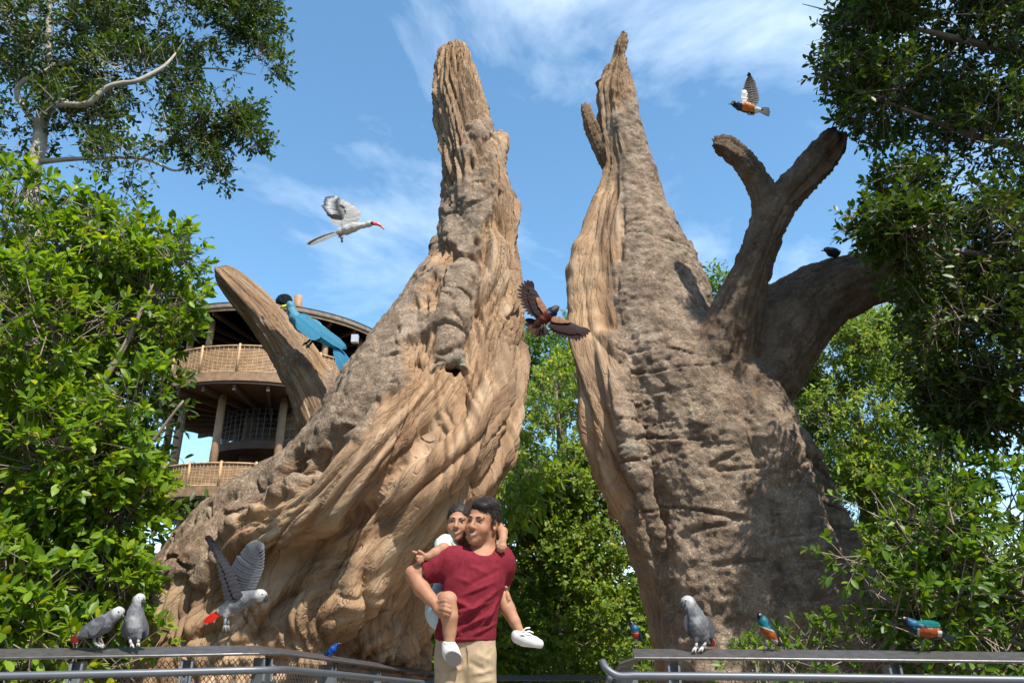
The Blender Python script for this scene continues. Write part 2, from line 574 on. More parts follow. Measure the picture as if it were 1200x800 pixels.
    va = N(nt, 'ShaderNodeVectorMath', operation='ADD')
    L(geo.outputs['Object'], va.inputs[0]); L(nd.outputs['Color'], va.inputs[1])
    L(va.outputs[0], v1.inputs['Vector'])
    cl = N(nt, 'ShaderNodeMapRange'); cl.inputs['From Max'].default_value = 0.12
    L(v1.outputs['Distance'], cl.inputs['Value'])
    g2 = N(nt, 'ShaderNodeTexNoise', Scale=16.0, Detail=7.0, Roughness=0.6)
    L(geo.outputs['Object'], g2.inputs['Vector'])
    ad = N(nt, 'ShaderNodeMath', operation='MULTIPLY_ADD'); ad.inputs[1].default_value = 0.22
    L(cl.outputs[0], ad.inputs[0]); L(g2.outputs[0], ad.inputs[2])
    gs = N(nt, 'ShaderNodeMath', operation='MULTIPLY_ADD'); gs.inputs[1].default_value = 0.16
    L(sp.outputs[0], gs.inputs[0]); L(g1.outputs[0], gs.inputs[2])
    mh = N(nt, 'ShaderNodeMix', data_type='FLOAT')
    L(bk.outputs['Fac'], mh.inputs['Factor']); L(gs.outputs[0], mh.inputs['A']); L(ad.outputs[0], mh.inputs['B'])
    bp = N(nt, 'ShaderNodeBump', Strength=1.0, Distance=0.045)
    L(mh.outputs['Result'], bp.inputs['Height'])
    L(bp.outputs[0], b.inputs['Normal'])
    return m
m_baobab = baobab_mat()

def lean(y):
    """the leaning trunk bulges towards the path at mid height and stands back at its foot"""
    return float(np.interp(y, [300, 450, 560, 640, 760, 900], [0, -.30, -.48, -.30, -.08, .05]))

def stations(rows, n=5):
    """rows of (left px, left py, right px, right py, distance) -> centres, radii"""
    c, r = [], []
    for (lx, ly, rx, ry, Y) in rows:
        a, b = P(lx, ly, Y), P(rx, ry, Y)
        c.append((a + b) / 2); r.append(np.linalg.norm(a - b) / 2)
    arr = cat_rom(np.column_stack([c, r]), n)
    return arr[:, :3], arr[:, 3]

def cstations(rows, n=4):
    """rows of (px, py, radius px, distance)"""
    arr = cat_rom([(*P(x, y, Y), r * mpp(y, Y)) for (x, y, r, Y) in rows], n)
    return arr[:, :3], arr[:, 3]

def grain_coords(v, path, rad):
    """for each vertex: gap to one limb, angle round it and length along it (softly averaged over its segments)"""
    arr = cat_rom(np.column_stack([path, rad])[::2], 5)
    path, rad = arr[:, :3], arr[:, 3]
    seg = np.linalg.norm(np.diff(path, axis=0), axis=1)
    s = np.concatenate([[0], np.cumsum(seg)])
    tg = np.gradient(path, axis=0); tg /= np.linalg.norm(tg, axis=1)[:, None]
    mids, rm = (path[1:] + path[:-1]) / 2, (rad[1:] + rad[:-1]) / 2
    best = np.full(len(v), 1e9)
    dist = []
    for j in range(len(mids)):
        q = np.linalg.norm(v - mids[j], axis=1) - rm[j]
        dist.append(q.astype(np.float32)); best = np.minimum(best, q)
    W = np.zeros(len(v)); S = np.zeros(len(v)); RR = np.zeros(len(v)); CO = np.zeros(len(v)); SI = np.zeros(len(v))
    ref = np.array((0.0, -1.0, 0.0))
    for j in range(len(mids)):
        w = np.exp(-np.clip((dist[j] - best) / 0.05, 0, 40))
        m = w > 1e-5
        d = tg[j] + tg[j + 1]; dn = d / np.linalg.norm(d)
        a1 = ref - dn * ref.dot(dn); a1 /= np.linalg.norm(a1); a2 = np.cross(dn, a1)
        rel = v[m] - mids[j]
        x1, x2 = rel @ a1, rel @ a2
        rr = np.hypot(x1, x2) + 1e-6
        wm = w[m]
        W[m] += wm; S[m] += wm * (s[j] + seg[j] / 2 + rel @ dn * 0.7); RR[m] += wm * rm[j]
        CO[m] += wm * x1 / rr; SI[m] += wm * x2 / rr
    return best, np.arctan2(SI, CO), S / W, RR / W

def baobab(label, limbs, extra, bark_fn, disp_fn, base, h=0.036, dark_limbs=()):
    """limbs: list of (part name, centres, radii); all grow into one surface, then split into parts without a seam"""
    allp = np.vstack([c for _, c, _ in limbs]); allr = np.concatenate([r for *_, r in limbs])
    S = SDF((allp - allr[:, None]).min(0) - .4, (allp + allr[:, None]).max(0) + .4, h)
    for j, (nm, c, r) in enumerate(limbs):
        S.chain(c, r, 0.02 if j == 0 else 0.08)
    for e in extra:
        e(S)
    v, q = S.mesh()
    v = relax(v, q, 1)
    v, q = subdiv(v, q)
    v = relax(v, q, 1)
    nrm = vnormals(v, q)
    D, GA, GS, GR = [], [], [], []
    for nm, c, r in limbs:
        d, a, s, rr = grain_coords(v, c, r)
        D.append(d); GA.append(a); GS.append(s); GR.append(rr)
    D, GA, GS, GR = map(np.array, (D, GA, GS, GR))
    w = np.exp(-np.clip(D - D.min(0), 0, 3) / 0.10); w /= w.sum(0)
    near = D.argmin(0)
    pick = lambda X: X[near, np.arange(len(v))]
    bark = bark_fn(v, pick(GA), pick(GS), near)
    disp = np.zeros(len(v))
    for j in range(len(limbs)):
        disp += w[j] * disp_fn(v, GA[j], GS[j], GR[j], j, bark)
    v2 = v + nrm * disp[:, None]
    nrm = vnormals(v2, q)
    a, s = pick(GA), pick(GS)
    grain = np.stack([np.cos(a) * 1.9, np.sin(a) * 1.9, s * 0.33], 1)
    grain[:, :2] += 0.25 * np.stack([noise3(np.stack([s, s * 0, s * 0], 1), 3), noise3(np.stack([s, s * 0 + 4, s * 0], 1), 5)], 1)
    tint = sstep(-0.2, 0.25, noise3(v * 0.35, 21))
    limb_tone = sum([w[j] for j in dark_limbs], np.zeros(len(v))) * (0.75 + 0.25 * fbm(v * 1.5, 3, 23))     # darker tone over the listed limbs
    root = thing('baobab_tree', label, 'tree', base)
    fn = near[q[:, 0]]
    for j, (nm, c, r) in enumerate(limbs):
        qq = q[fn == j]
        if not len(qq): continue
        used, inv = np.unique(qq, return_inverse=True)
        o = part(nm, v2[used], inv.reshape(-1, 4), m_baobab, root, attrs=dict(grain=grain[used], bark=bark[used], tint=tint[used], limb_tone=limb_tone[used]))
        o.data.normals_split_custom_set_from_vertices(nrm[used].tolist())
    return root

def folds(a, s, r, seed, freq=1.0, along=0.35, warp=0.5):
    """rounded strands with sharp creases between them, running along the grain"""
    tw = warp * noise3(np.stack([s * 0.45, s * 0, s * 0 + seed], 1), seed) + 0.35 * noise3(np.stack([np.cos(a) * .8, np.sin(a) * .8, s * 0.6], 1), seed + 2)
    a2 = a + tw
    p = np.stack([np.cos(a2) * freq, np.sin(a2) * freq, s * along], 1)
    return np.abs(noise3(p, seed + 7))

# ---- the leaning trunk
LT = [(516, 68, 551, 64, 8.35), (513, 100, 561, 108, 8.3), (515, 160, 575, 168, 8.2), (521, 238, 597, 240, 8.1), (517, 296, 605, 305, 8.0),
      (488, 347, 611, 372, 7.9), (446, 404, 608, 450, 7.8), (415, 442, 604, 508, 7.75), (385, 483, 586, 556, 7.75), (345, 540, 538, 638, 7.85), (298, 585, 510, 702, 8.0),
      (248, 620, 492, 745, 8.1), (206, 664, 480, 790, 8.2), (172, 724, 478, 860, 8.2), (150, 790, 480, 950, 8.2)]
lc, lr = stations([(a, b, c, d, Y + lean((b + d) / 2)) for (a, b, c, d, Y) in LT])
stub_c, stub_r = stations([(254, 325, 268, 314, 7.95), (272, 352, 292, 330, 7.95), (299, 388, 325, 358, 7.95), (327, 430, 359, 398, 7.95), (345, 470, 388, 440, 8.0), (355, 520, 420, 485, 8.05)])

def left_extra():
    def spear(S):
        c, r = cstations([(547, 284, 2, 7.52), (542, 308, 12, 7.36), (536, 338, 22, 7.2), (530, 370, 30, 7.05), (525, 396, 35, 6.95)], 3)
        S.chain(c, r, 0.03)
        S.ell(P(512, 436, 6.72), np.array((.30, .20, .10)), k=0.10, sub=True)       # hollow below the broken edge
    def knob(S):
        c, r = cstations([(575, 195, 10, 8.1), (582, 178, 9, 8.15), (585, 166, 8, 8.2)], 2); S.chain(c, r, 0.08)
        c, r = cstations([(519, 300, 10, 8.0), (521, 272, 5, 8.0), (522, 262, 2, 8.0)], 2); S.chain(c, r, 0.05)
    def ridges(S):
        for rows in ([(572, 330, 15, 7.42), (572, 400, 20, 7.28), (560, 470, 25, 7.05), (540, 530, 30, 6.9), (470, 590, 26, 6.9)],
                     [(587, 420, 13, 7.75), (582, 500, 16, 7.55), (560, 545, 18, 7.3), (520, 580, 22, 7.05), (440, 640, 22, 6.95), (390, 700, 26, 7.0), (360, 790, 30, 7.0)],
                     [(500, 450, 18, 6.95), (450, 520, 24, 6.78), (395, 570, 24, 6.78), (330, 620, 28, 6.85), (270, 690, 30, 7.1), (240, 790, 34, 7.2)],
                     [(430, 545, 26, 6.80), (400, 580, 22, 6.78)],
                     [(350, 590, 20, 6.9), (300, 650, 26, 6.98), (300, 720, 26, 6.98), (310, 800, 26, 6.95)],
                     [(440, 745, 22, 7.25), (430, 760, 20, 7.2)]):
            c, r = cstations([(x, y, r, Y + lean(y)) for (x, y, r, Y) in rows], 4); S.chain(c, r, 0.16)
    return [spear, knob, ridges]

def left_bark(v, a, s, near):
    x, y, d = proj(v)
    n = fbm(v * 0.9, 3, 31) * 0.35 + fbm(v * 2.7, 3, 33) * 0.22
    side = -(x - np.interp(y, [60, 300, 400, 470, 550, 610, 670, 730, 800], [520, 535, 490, 455, 385, 300, 235, 200, 170])) / 95.0
    m = sstep(-0.05, 0.09, np.clip(side, -1.2, 0.55) * 0.6 + n)
    top = sstep(-0.05, .1, 0.17 - np.abs(y - 245) / 330 + n * 0.9 - np.abs(x - 545) / 190) * (y < 305)
    m = np.where(y < 320, np.maximum(top, m * sstep(300, 320, y)), m)
    spear = sstep(0, 0.12, 0.42 - np.abs(x - (545 - (y - 285) * 0.13)) / 60 + n * .4) * (y > 300) * (y < 432) * (d < 8.1)
    m = np.maximum(m, spear)
    return np.where(near > 0, sstep(0.02, 0.2, n - 0.3 + sstep(4.6, 3.8, v[:, 2]) * .5), m)

def cracks(a, s, seed, freq, along, width=0.05):
    """thin intermittent splits along the grain"""
    tw = 0.5 * noise3(np.stack([s * 0.5, s * 0, s * 0 + seed], 1), seed) + 0.3 * noise3(np.stack([np.cos(a), np.sin(a), s * 0.7], 1), seed + 2)
    p = np.stack([np.cos(a + tw) * freq, np.sin(a + tw) * freq, s * along], 1)
    on = sstep(-0.05, 0.25, noise3(p * np.array((.5, .5, 1.6)), seed + 5))
    return sstep(width, 0.0, np.abs(noise3(p, seed + 9))) * on

def left_disp(v, a, s, r, j, bark):
    if j > 0:
        w = 0.06 * folds(a, s, r, 3, 1.6, 0.5, .3) ** .7 + 0.025 * folds(a, s, r, 5, 4, .8, .3)
        return w - 0.03 + 0.012 * fbm(v * 9, 3, 41) * bark - 0.02 * cracks(a, s, 6, 3, .5)
    tip = sstep(0.05, 0.6, r)
    big = folds(a, s, r, 11, 1.35, 0.36, 0.7) ** .75
    mid = folds(a, s, r, 17, 3.2, 0.55, 0.7) ** .65
    fin = folds(a, s, r, 23, 7.5, 0.75, 0.75) ** .6
    vf = folds(a, s, r, 29, 14.0, 1.0, 0.75) ** .7
    loc = sstep(-.3, .3, noise3(v * .7, 27))
    wood = 0.22 * (big - .40) + 0.16 * (mid - .40) + (0.08 + .10 * loc) * (fin - .40) + 0.075 * (vf - .35)
    ck = sstep(0.09, 0.0, np.abs(noise3(v * np.array((1.7, 1.7, 2.2)) + 0.5 * noise3(v * 3, 2)[:, None], 47))) * sstep(-.1, .2, noise3(v * 1.1, 48))
    crust = 0.06 + 0.15 * (big - .35) + 0.03 * (mid - .35) + 0.016 * fbm(v * np.array((3.0, 3.0, 3.6)), 4, 43) - 0.045 * ck + 0.012 * fbm(v * 11, 3, 49) + 0.025 * (fin - .35) * loc + .015 * sstep(0, .06, noise3(v * 2.3, 50))
    return (wood * (1 - bark) + crust * bark) * (0.3 + 0.7 * tip)

baobab('leaning dead baobab trunk of swirling tan wood with one short pale limb stub', [('trunk', lc, lr), ('limb', stub_c, stub_r)],
       left_extra(), left_bark, left_disp, P(320, 900, 8.5) * np.array((1, 1, 0)) + np.array((0, 0, -0.62)))
# ---- the upright trunk with the forked limbs
RT = [(727, 38, 736, 38, 8.1), (722, 54, 735, 56, 8.1), (716, 72, 732, 77, 8.1), (706, 90, 738, 96, 8.1), (700, 112, 742, 122, 8.1), (703, 140, 748, 150, 8.1), (708, 172, 757, 180, 8.1), (712, 203, 767, 206, 8.1),
      (703, 246, 777, 246, 8.1), (686, 288, 796, 292, 8.1), (676, 330, 818, 338, 8.1), (680, 395, 835, 398, 8.05), (690, 455, 870, 450, 8.0),
      (706, 520, 905, 500, 8.0), (726, 580, 930, 565, 8.0), (742, 640, 955, 625, 8.0), (757, 700, 978, 690, 8.0), (769, 765, 1000, 760, 8.0), (772, 900, 1035, 900, 8.0)]
rc, rr_ = stations(RT)
fk_c, fk_r = cstations([(975, 166, 13, 6.75), (962, 184, 15, 6.8), (940, 210, 16, 6.87), (915, 238, 16, 6.93), (900, 262, 17, 6.98), (888, 295, 18, 7.05), (872, 340, 22, 7.15), (855, 390, 31, 7.3), (838, 445, 42, 7.5)])
pr_c, pr_r = cstations([(840, 169, 5.5, 6.75), (856, 178, 8, 6.78), (876, 197, 9, 6.83), (892, 222, 11, 6.9), (902, 250, 13, 6.95)])
rb_c, rb_r = cstations([(1230, 300, 12, 7.1), (1170, 318, 16, 7.2), (1110, 325, 19, 7.3), (1060, 322, 23, 7.4), (1010, 327, 29, 7.5), (960, 348, 36, 7.6), (915, 388, 47, 7.7), (870, 450, 56, 7.8)])
sp_c, sp_r = cstations([(684, 124, 3, 8.0), (690, 142, 4.5, 8.0), (699, 165, 6, 8.05), (713, 195, 8, 8.1)])

def right_extra():
    def lumps(S):
        S.cap(P(700, 97, 8.02), P(714, 104, 8.08), .07, .12, 0.03)
        S.cap(P(716, 603, 7.75), P(732, 594, 7.75), .06, .12, 0.10)
        S.cap(P(678, 318, 7.95), P(690, 330, 7.95), .05, .1, 0.06)
        S.cap(P(780, 275, 8.0), P(808, 345, 8.0), .12, .24, 0.12)
        for rows in ([(694, 300, 12, 7.75), (690, 380, 14, 7.55), (700, 460, 16, 7.4), (716, 540, 17, 7.4), (736, 600, 12, 7.5), (762, 660, 6, 7.6), (785, 720, 3, 7.7)],
                     [(712, 400, 14, 7.35), (728, 480, 15, 7.15), (748, 560, 11, 7.1), (775, 640, 5, 7.25)],
                     [(880, 450, 26, 7.25), (905, 520, 26, 7.2), (930, 600, 26, 7.2), (965, 700, 28, 7.2), (990, 800, 30, 7.2)],
                     [(925, 520, 22, 7.6), (960, 600, 26, 7.6), (1000, 700, 34, 7.55), (1040, 800, 40, 7.5)]):
            c, r = cstations(rows, 4); S.chain(c, r, 0.12)
    return [lumps]

def right_bark(v, a, s, near):
    x, y, d = proj(v)
    n = fbm(v * 0.8, 3, 61) * 0.3 + fbm(v * 2.5, 3, 63) * 0.2
    edge = np.interp(y, [40, 95, 130, 200, 250, 300, 400, 500, 600, 800], [790, 742, 724, 726, 728, 716, 716, 730, 752, 775])
    m = sstep(-0.1, 0.12, (x - edge) / 90.0 + n * .7)
    m = m * (1 - 0.95 * sstep(0.0, 0.15, 0.10 + n - np.abs(x - np.interp(y, [420, 600, 800], [880, 905, 940])) / 70.0) * (y > 420))
    return np.where((near == 1) | (near == 2), 0.75 * sstep(-.2, .2, n + .1), np.where(near == 3, 0.9, np.where(near == 4, 0.0, m)))

def right_disp(v, a, s, r, j, bark):
    if j > 0:
        return 0.05 * (folds(a, s, r, 71, 1.5, 0.5, .3) - .3) + 0.045 * (folds(a, s, r, 73, 4.0, 0.7, .3) - .3) + 0.03 * (folds(a, s, r, 77, 9.0, 0.8, .4) - .3) + 0.02 * fbm(v * 9, 3, 75)
    tip = sstep(0.05, 0.5, r)
    big = folds(a, s, r, 79, 1.2, 0.25, 0.35)
    mid = folds(a, s, r, 83, 3.6, 0.4, 0.35)
    wood = 0.16 * (big - .3) + 0.15 * (mid ** .7 - .35) + 0.06 * (folds(a, s, r, 85, 8, .8, .5) ** .7 - .3) + 0.03 * (folds(a, s, r, 88, 15, .9, .5) - .3)
    wr = np.abs(noise3(np.stack([v[:, 0] * .8, v[:, 1] * .8, v[:, 2] * 3.1 + .5 * noise3(v * .8, 5)], 1), 87))
    wr2 = np.abs(noise3(np.stack([v[:, 0] * 1.6, v[:, 1] * 1.6, v[:, 2] * 6.5], 1), 89))
    low = sstep(4.6, 3.4, v[:, 2])
    crust = 0.03 + 0.10 * (big - .3) + 0.06 * (mid ** .8 - .3) * (.4 + .6 * sstep(-.2, .3, noise3(v * .6, 90))) + 0.04 * fbm(v * 1.3, 4, 91) - 0.04 * sstep(0.06, 0, wr) * sstep(-.15, .2, noise3(v * .9, 95)) * (0.5 + .5 * low) - 0.018 * sstep(.09, 0, wr2) * low * sstep(-.1, .2, noise3(v * 1.2, 96)) + 0.03 * fbm(v * 4.5, 3, 93) * sstep(-.3, .3, noise3(v * .8, 97)) + 0.018 * fbm(v * 11, 3, 94)
    crag = sstep(6.6, 7.6, v[:, 2]) * (0.05 * fbm(v * 3.2, 4, 98) + .04 * (folds(a, s, r, 99, 4, 1.2, .4) - .3))
    return (wood * (1 - bark) + crust * bark) * (0.3 + 0.7 * tip) + crag

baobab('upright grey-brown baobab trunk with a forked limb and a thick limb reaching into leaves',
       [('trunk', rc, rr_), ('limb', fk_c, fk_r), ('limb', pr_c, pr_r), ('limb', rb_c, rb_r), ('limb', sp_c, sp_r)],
       right_extra(), right_bark, right_disp, P(900, 900, 8.0) * np.array((1, 1, 0)) + np.array((0, 0, -0.62)), dark_limbs=(1, 2, 3))
# ------------------------------------------------------------------ foliage
def leaf_mat(name, dark, light, rough=0.42, trans=0.35):
    m, nt, b = new_mat(name)
    L = nt.links.new
    geo = N(nt, 'ShaderNodeNewGeometry')
    obi = N(nt, 'ShaderNodeObjectInfo')
    ad = N(nt, 'ShaderNodeMath', operation='ADD'); L(geo.outputs['Random Per Island'], ad.inputs[0]); L(obi.outputs['Random'], ad.inputs[1])
    fr = N(nt, 'ShaderNodeMath', operation='FRACT'); L(ad.outputs[0], fr.inputs[0])
    r = N(nt, 'ShaderNodeValToRGB')
    e = r.color_ramp.elements
    e[0].position, e[0].color = 0.0, (*dark, 1)
    e[1].position, e[1].color = 0.93, (*light, 1)
    x = e.new(0.6); x.color = (*[(p + q) / 2 for p, q in zip(dark, light)], 1)
    x = e.new(0.985); x.color = (light[0] * 1.7, light[1] * 1.15, light[2] * 0.8, 1)
    L(fr.outputs[0], r.inputs['Fac'])
    L(r.outputs['Color'], b.inputs['Base Color'])
    b.inputs['Roughness'].default_value = rough
    b.inputs['Specular IOR Level'].default_value = 0.28
    tl = N(nt, 'ShaderNodeBsdfTranslucent')
    tm = N(nt, 'ShaderNodeMix', data_type='RGBA', blend_type='MULTIPLY'); tm.inputs['Factor'].default_value = 1
    tm.inputs['B'].default_value = (1.9, 1.75, 0.55, 1)
    L(r.outputs['Color'], tm.inputs['A']); L(tm.outputs['Result'], tl.inputs['Color'])
    ms = N(nt, 'ShaderNodeMixShader'); ms.inputs[0].default_value = trans
    out = [n for n in nt.nodes if n.type == 'OUTPUT_MATERIAL'][0]
    L(b.outputs[0], ms.inputs[1]); L(tl.outputs[0], ms.inputs[2]); L(ms.outputs[0], out.inputs[0])
    return m

m_twig = plain_mat('twig_bark', (0.20, 0.155, 0.115), 0.85, var=0.3, scale=6, bump=0.5, bscale=40)
m_palebark = plain_mat('pale_bark', (0.30, 0.26, 0.205), 0.85, var=0.3, scale=5, bump=0.5, bscale=40)
LEAF_V = np.array([(0, 0, 0), (0.30, 0.40, 0.10), (0.70, 0.42, 0.10), (1.0, 0.0, -0.10), (0.70, -0.42, 0.10), (0.30, -0.40, 0.10), (0.5, 0, 0.02)])
LEAF_Q = np.array([(0, 6, 2, 1), (6, 3, 2, 2), (0, 5, 4, 6), (6, 4, 3, 3)])

def unit(a):
    return a / (np.linalg.norm(a, axis=-1, keepdims=True) + 1e-9)

class Blobs:
    """a crown as a set of soft lobes: (px, py, distance, half width px, half height px, half depth m, weight)"""
    def __init__(self, rows):
        self.c, self.r, self.w = [], [], []
        for (x, y, Y, rx, ry, rd, w) in rows:
            s = mpp(y, Y)
            self.c.append(P(x, y, Y)); self.r.append((rx * s, rd, ry * s)); self.w.append(w)
        self.c, self.r, self.w = np.array(self.c), np.array(self.r), np.array(self.w, float)
    def sample(self, n, shell):
        k = rng.choice(len(self.c), n, p=self.w / self.w.sum())
        d = unit(rng.normal(size=(n, 3)))
        rad = rng.random(n) ** shell
        off = d * rad[:, None]
        return self.c[k] + off * self.r[k], unit(off / self.r[k]), rad

def make_tree(name, label, cat, rows, n_twigs, leaf, width, per, twig, mat, base, limbs=(), bark=None, shell=0.33, clump=(1.1, -0.1),
              droop=0.0, up=0.55, n_parts=0, group=None, twig_r=0.004, fine_twigs=True, whorl=False, keep=None, face=0.25):
    """a tree or shrub: limbs, twigs and sprays of folded leaves; its largest leaves are objects of their own"""
    B = Blobs(rows)
    p, out, rad = B.sample(int(n_twigs * 1.9), shell)
    nz = noise3(p * clump[0], sum(map(ord, label)) % 97)
    ok = nz > clump[1] + 0.25 * (rng.random(len(p)) - .5)
    if keep is not None: ok &= keep(p)
    p, out = p[ok][:n_twigs], out[ok][:n_twigs]
    n = len(p)
    d = unit(out * 0.8 + np.array((0, -0.1, up * 0.6)) + 0.55 * rng.normal(size=(n, 3)) + np.array((0, 0, -droop)))
    tl = twig * (0.6 + 0.8 * rng.random(n))
    # leaves along each twig
    t = (np.arange(per) + 0.6) / per
    if whorl: t = 1 - 0.35 * (1 - t) ** 1.0 * 1.0
    T = np.clip(np.tile(t, (n, 1)) + 0.05 * rng.normal(size=(n, per)), 0.05, 1.05)
    sag = np.array((0, 0, -1.0)) * (droop * 0.5 + 0.06)
    pos = p[:, None] + d[:, None] * (T * tl[:, None])[..., None] + sag * (T ** 2 * tl[:, None])[..., None]
    a1 = unit(np.cross(d, np.array((0.13, 0.2, 1.0)))); a2 = np.cross(d, a1)
    ang = 2.4 * np.arange(per)[None] + 6.28 * rng.random((n, 1)) + 0.3 * rng.normal(size=(n, per))
    radial = np.cos(ang)[..., None] * a1[:, None] + np.sin(ang)[..., None] * a2[:, None]
    ld = unit(d[:, None] * (0.35 + 0.5 * T[..., None]) + radial * 0.85 + np.array((0, 0, -0.12 - droop)) + 0.15 * rng.normal(size=radial.shape))
    nv = np.array((0.05, -face, 0.9)) + 0.42 * rng.normal(size=radial.shape) + 0.25 * out[:, None]
    pos, ld, nv = pos.reshape(-1, 3), ld.reshape(-1, 3), nv.reshape(-1, 3)
    sd = unit(np.cross(nv, ld)); up_ = np.cross(ld, sd)
    ll = leaf * (0.42 + 0.80 * rng.random(len(pos)) ** .8)
    m = len(pos)
    root = thing(name, label, cat, base, group)
    big = np.zeros(m, bool)
    if n_parts:
        x, y, dep = proj(pos)
        vis = (x > 3) & (x < 1197) & (y > 3) & (y < 797)
        score = np.where(vis, ll / dep, 0) * (0.8 + 0.2 * np.abs(up_[:, 1]))
        big[np.argsort(-score)[:n_parts]] = True
        lm = mesh_np('leaf', LEAF_V * np.array((1, width, width)), [LEAF_Q[[0, 2]], np.array([(6, 3, 2), (6, 4, 3)])], True, mat)
        for i in np.flatnonzero(big):
            o = bpy.data.objects.new('leaf', lm)
            M = np.eye(4); M[:3, 0], M[:3, 1], M[:3, 2] = ld[i] * ll[i], sd[i] * ll[i], up_[i] * ll[i]
            M[:3, 3] = pos[i] - np.array(base)
            COL.objects.link(o); o.parent = root
            o.matrix_local = Matrix(M.tolist())
    s = ~big
    V = LEAF_V * np.array((1, width, width))
    cur = V[:, 2] * 1.0
    verts = pos[s, None] + ll[s, None, None] * (V[None, :, :1] * ld[s, None] + V[None, :, 1:2] * sd[s, None] + V[None, :, 2:] * up_[s, None])
    k = len(V); b0 = (np.arange(s.sum()) * k)[:, None]
    qf = np.concatenate([b0 + LEAF_Q[0], b0 + LEAF_Q[2]]); tf = np.concatenate([b0 + np.array((6, 3, 2)), b0 + np.array((6, 4, 3))])
    part('crown', verts.reshape(-1, 3), [qf, tf], mat, root, True, kind='stuff')
    # twigs as thin three-sided prisms
    if fine_twigs:
        e = p + d * tl[:, None] + sag * tl[:, None]
        mid = p + d * (tl * .5)[:, None] + sag * (.25 * tl)[:, None]
        st = p - d * (0.5 * tl)[:, None]
        vs = []
        for q_, r_ in ((st, twig_r * 1.6), (mid, twig_r), (e, twig_r * .4)):
            for w in (0, 2.094, 4.189):
                vs.append(q_ + r_ * (math.cos(w) * a1 + math.sin(w) * a2))
        vv = np.stack(vs, 1)
        b0 = (np.arange(n) * 9)[:, None]
        f = np.concatenate([b0 + np.array((r * 3 + c, r * 3 + (c + 1) % 3, r * 3 + 3 + (c + 1) % 3, r * 3 + 3 + c)) for r in (0, 1) for c in range(3)])
        part('twigs', vv.reshape(-1, 3), f, bark or m_twig, root, True, kind='stuff')
    for i, (nm, pts) in enumerate(limbs):
        mb = MB()
        arr = cat_rom(pts, 7)
        c, r = arr[:, :3], np.maximum(arr[:, 3], 0.004)
        c = c + 0.06 * np.minimum(1, r / .05)[:, None] * np.stack([noise3(c * 1.3, 3 + i), noise3(c * 1.3, 9 + i), noise3(c * 1.3, 15 + i)], 1)
        mb.tube(c, r, 9)
        mb.build(nm, bark or m_twig, root, True)
    return root

def limb(rows):
    """rows of (px, py, distance, radius m)"""
    return [(*P(x, y, Y), r) for (x, y, Y, r) in rows]

G0 = -0.62
def gp(px, Y):
    p = P(px, 760, Y); return np.array((p[0], Y, G0))

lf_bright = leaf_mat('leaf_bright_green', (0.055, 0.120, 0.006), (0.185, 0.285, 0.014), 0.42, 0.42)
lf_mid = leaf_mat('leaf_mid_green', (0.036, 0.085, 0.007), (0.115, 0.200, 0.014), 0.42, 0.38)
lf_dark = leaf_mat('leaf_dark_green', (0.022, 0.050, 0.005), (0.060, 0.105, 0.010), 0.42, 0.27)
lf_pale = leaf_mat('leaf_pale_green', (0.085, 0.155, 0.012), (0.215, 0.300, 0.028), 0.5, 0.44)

def stem(px, Y, rows, r0=0.09):
    b = gp(px, Y)
    return [(*b, r0)] + limb(rows)

# big-leaved tree beside the leaning trunk
make_tree('broadleaf_tree', 'bright broad-leaved tree beside the leaning trunk, reaching down to the left railing', 'tree',
    [(45, 285, 6.6, 105, 55, 0.9, 1.3), (140, 280, 6.9, 55, 40, .6, .6), (205, 300, 7.0, 22, 16, .3, .1), (50, 400, 6.3, 110, 80, .9, 1.6), (160, 355, 6.6, 55, 50, .6, .8), (185, 345, 6.7, 30, 25, .4, .25), (165, 480, 6.4, 48, 42, .5, .7), (205, 495, 6.5, 22, 20, .3, .12),
     (50, 540, 6.2, 100, 75, .8, 1.3), (125, 590, 6.4, 48, 45, .5, .5), (45, 690, 6.0, 90, 60, .8, 1.0), (120, 700, 6.3, 40, 35, .4, .35), (-60, 450, 6.6, 80, 240, 1.1, 1.1), (50, 770, 5.9, 110, 40, .8, .6)],
    2900, 0.108, 0.48, 10, 0.25, lf_bright, gp(30, 6.8), face=.4, clump=(1.3, -0.02), n_parts=300, whorl=True,
    limbs=[('trunk', stem(20, 6.9, [(40, 640, 6.8, .08), (55, 520, 6.7, .065), (70, 400, 6.6, .045), (68, 290, 6.5, .02)])),
           ('limb', limb([(50, 560, 6.7, .05), (100, 480, 6.6, .035), (150, 400, 6.6, .025), (180, 330, 6.7, .012)])),
           ('limb', limb([(45, 620, 6.7, .05), (110, 590, 6.5, .035), (160, 540, 6.4, .02), (215, 470, 6.4, .01)])),
           ('limb', limb([(62, 450, 6.6, .04), (20, 380, 6.4, .03), (-20, 320, 6.4, .015)]))])
# dense growth behind it
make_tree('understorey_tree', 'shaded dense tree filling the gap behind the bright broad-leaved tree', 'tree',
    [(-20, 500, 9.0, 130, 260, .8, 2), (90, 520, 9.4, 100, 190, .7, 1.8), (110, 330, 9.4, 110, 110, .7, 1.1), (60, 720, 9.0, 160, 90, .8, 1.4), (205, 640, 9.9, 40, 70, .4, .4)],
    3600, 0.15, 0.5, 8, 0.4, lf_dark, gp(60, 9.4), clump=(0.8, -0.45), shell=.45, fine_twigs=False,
    limbs=[('trunk', stem(70, 9.4, [(80, 640, 9.4, .11), (95, 480, 9.4, .08), (100, 330, 9.4, .04)], .13))])
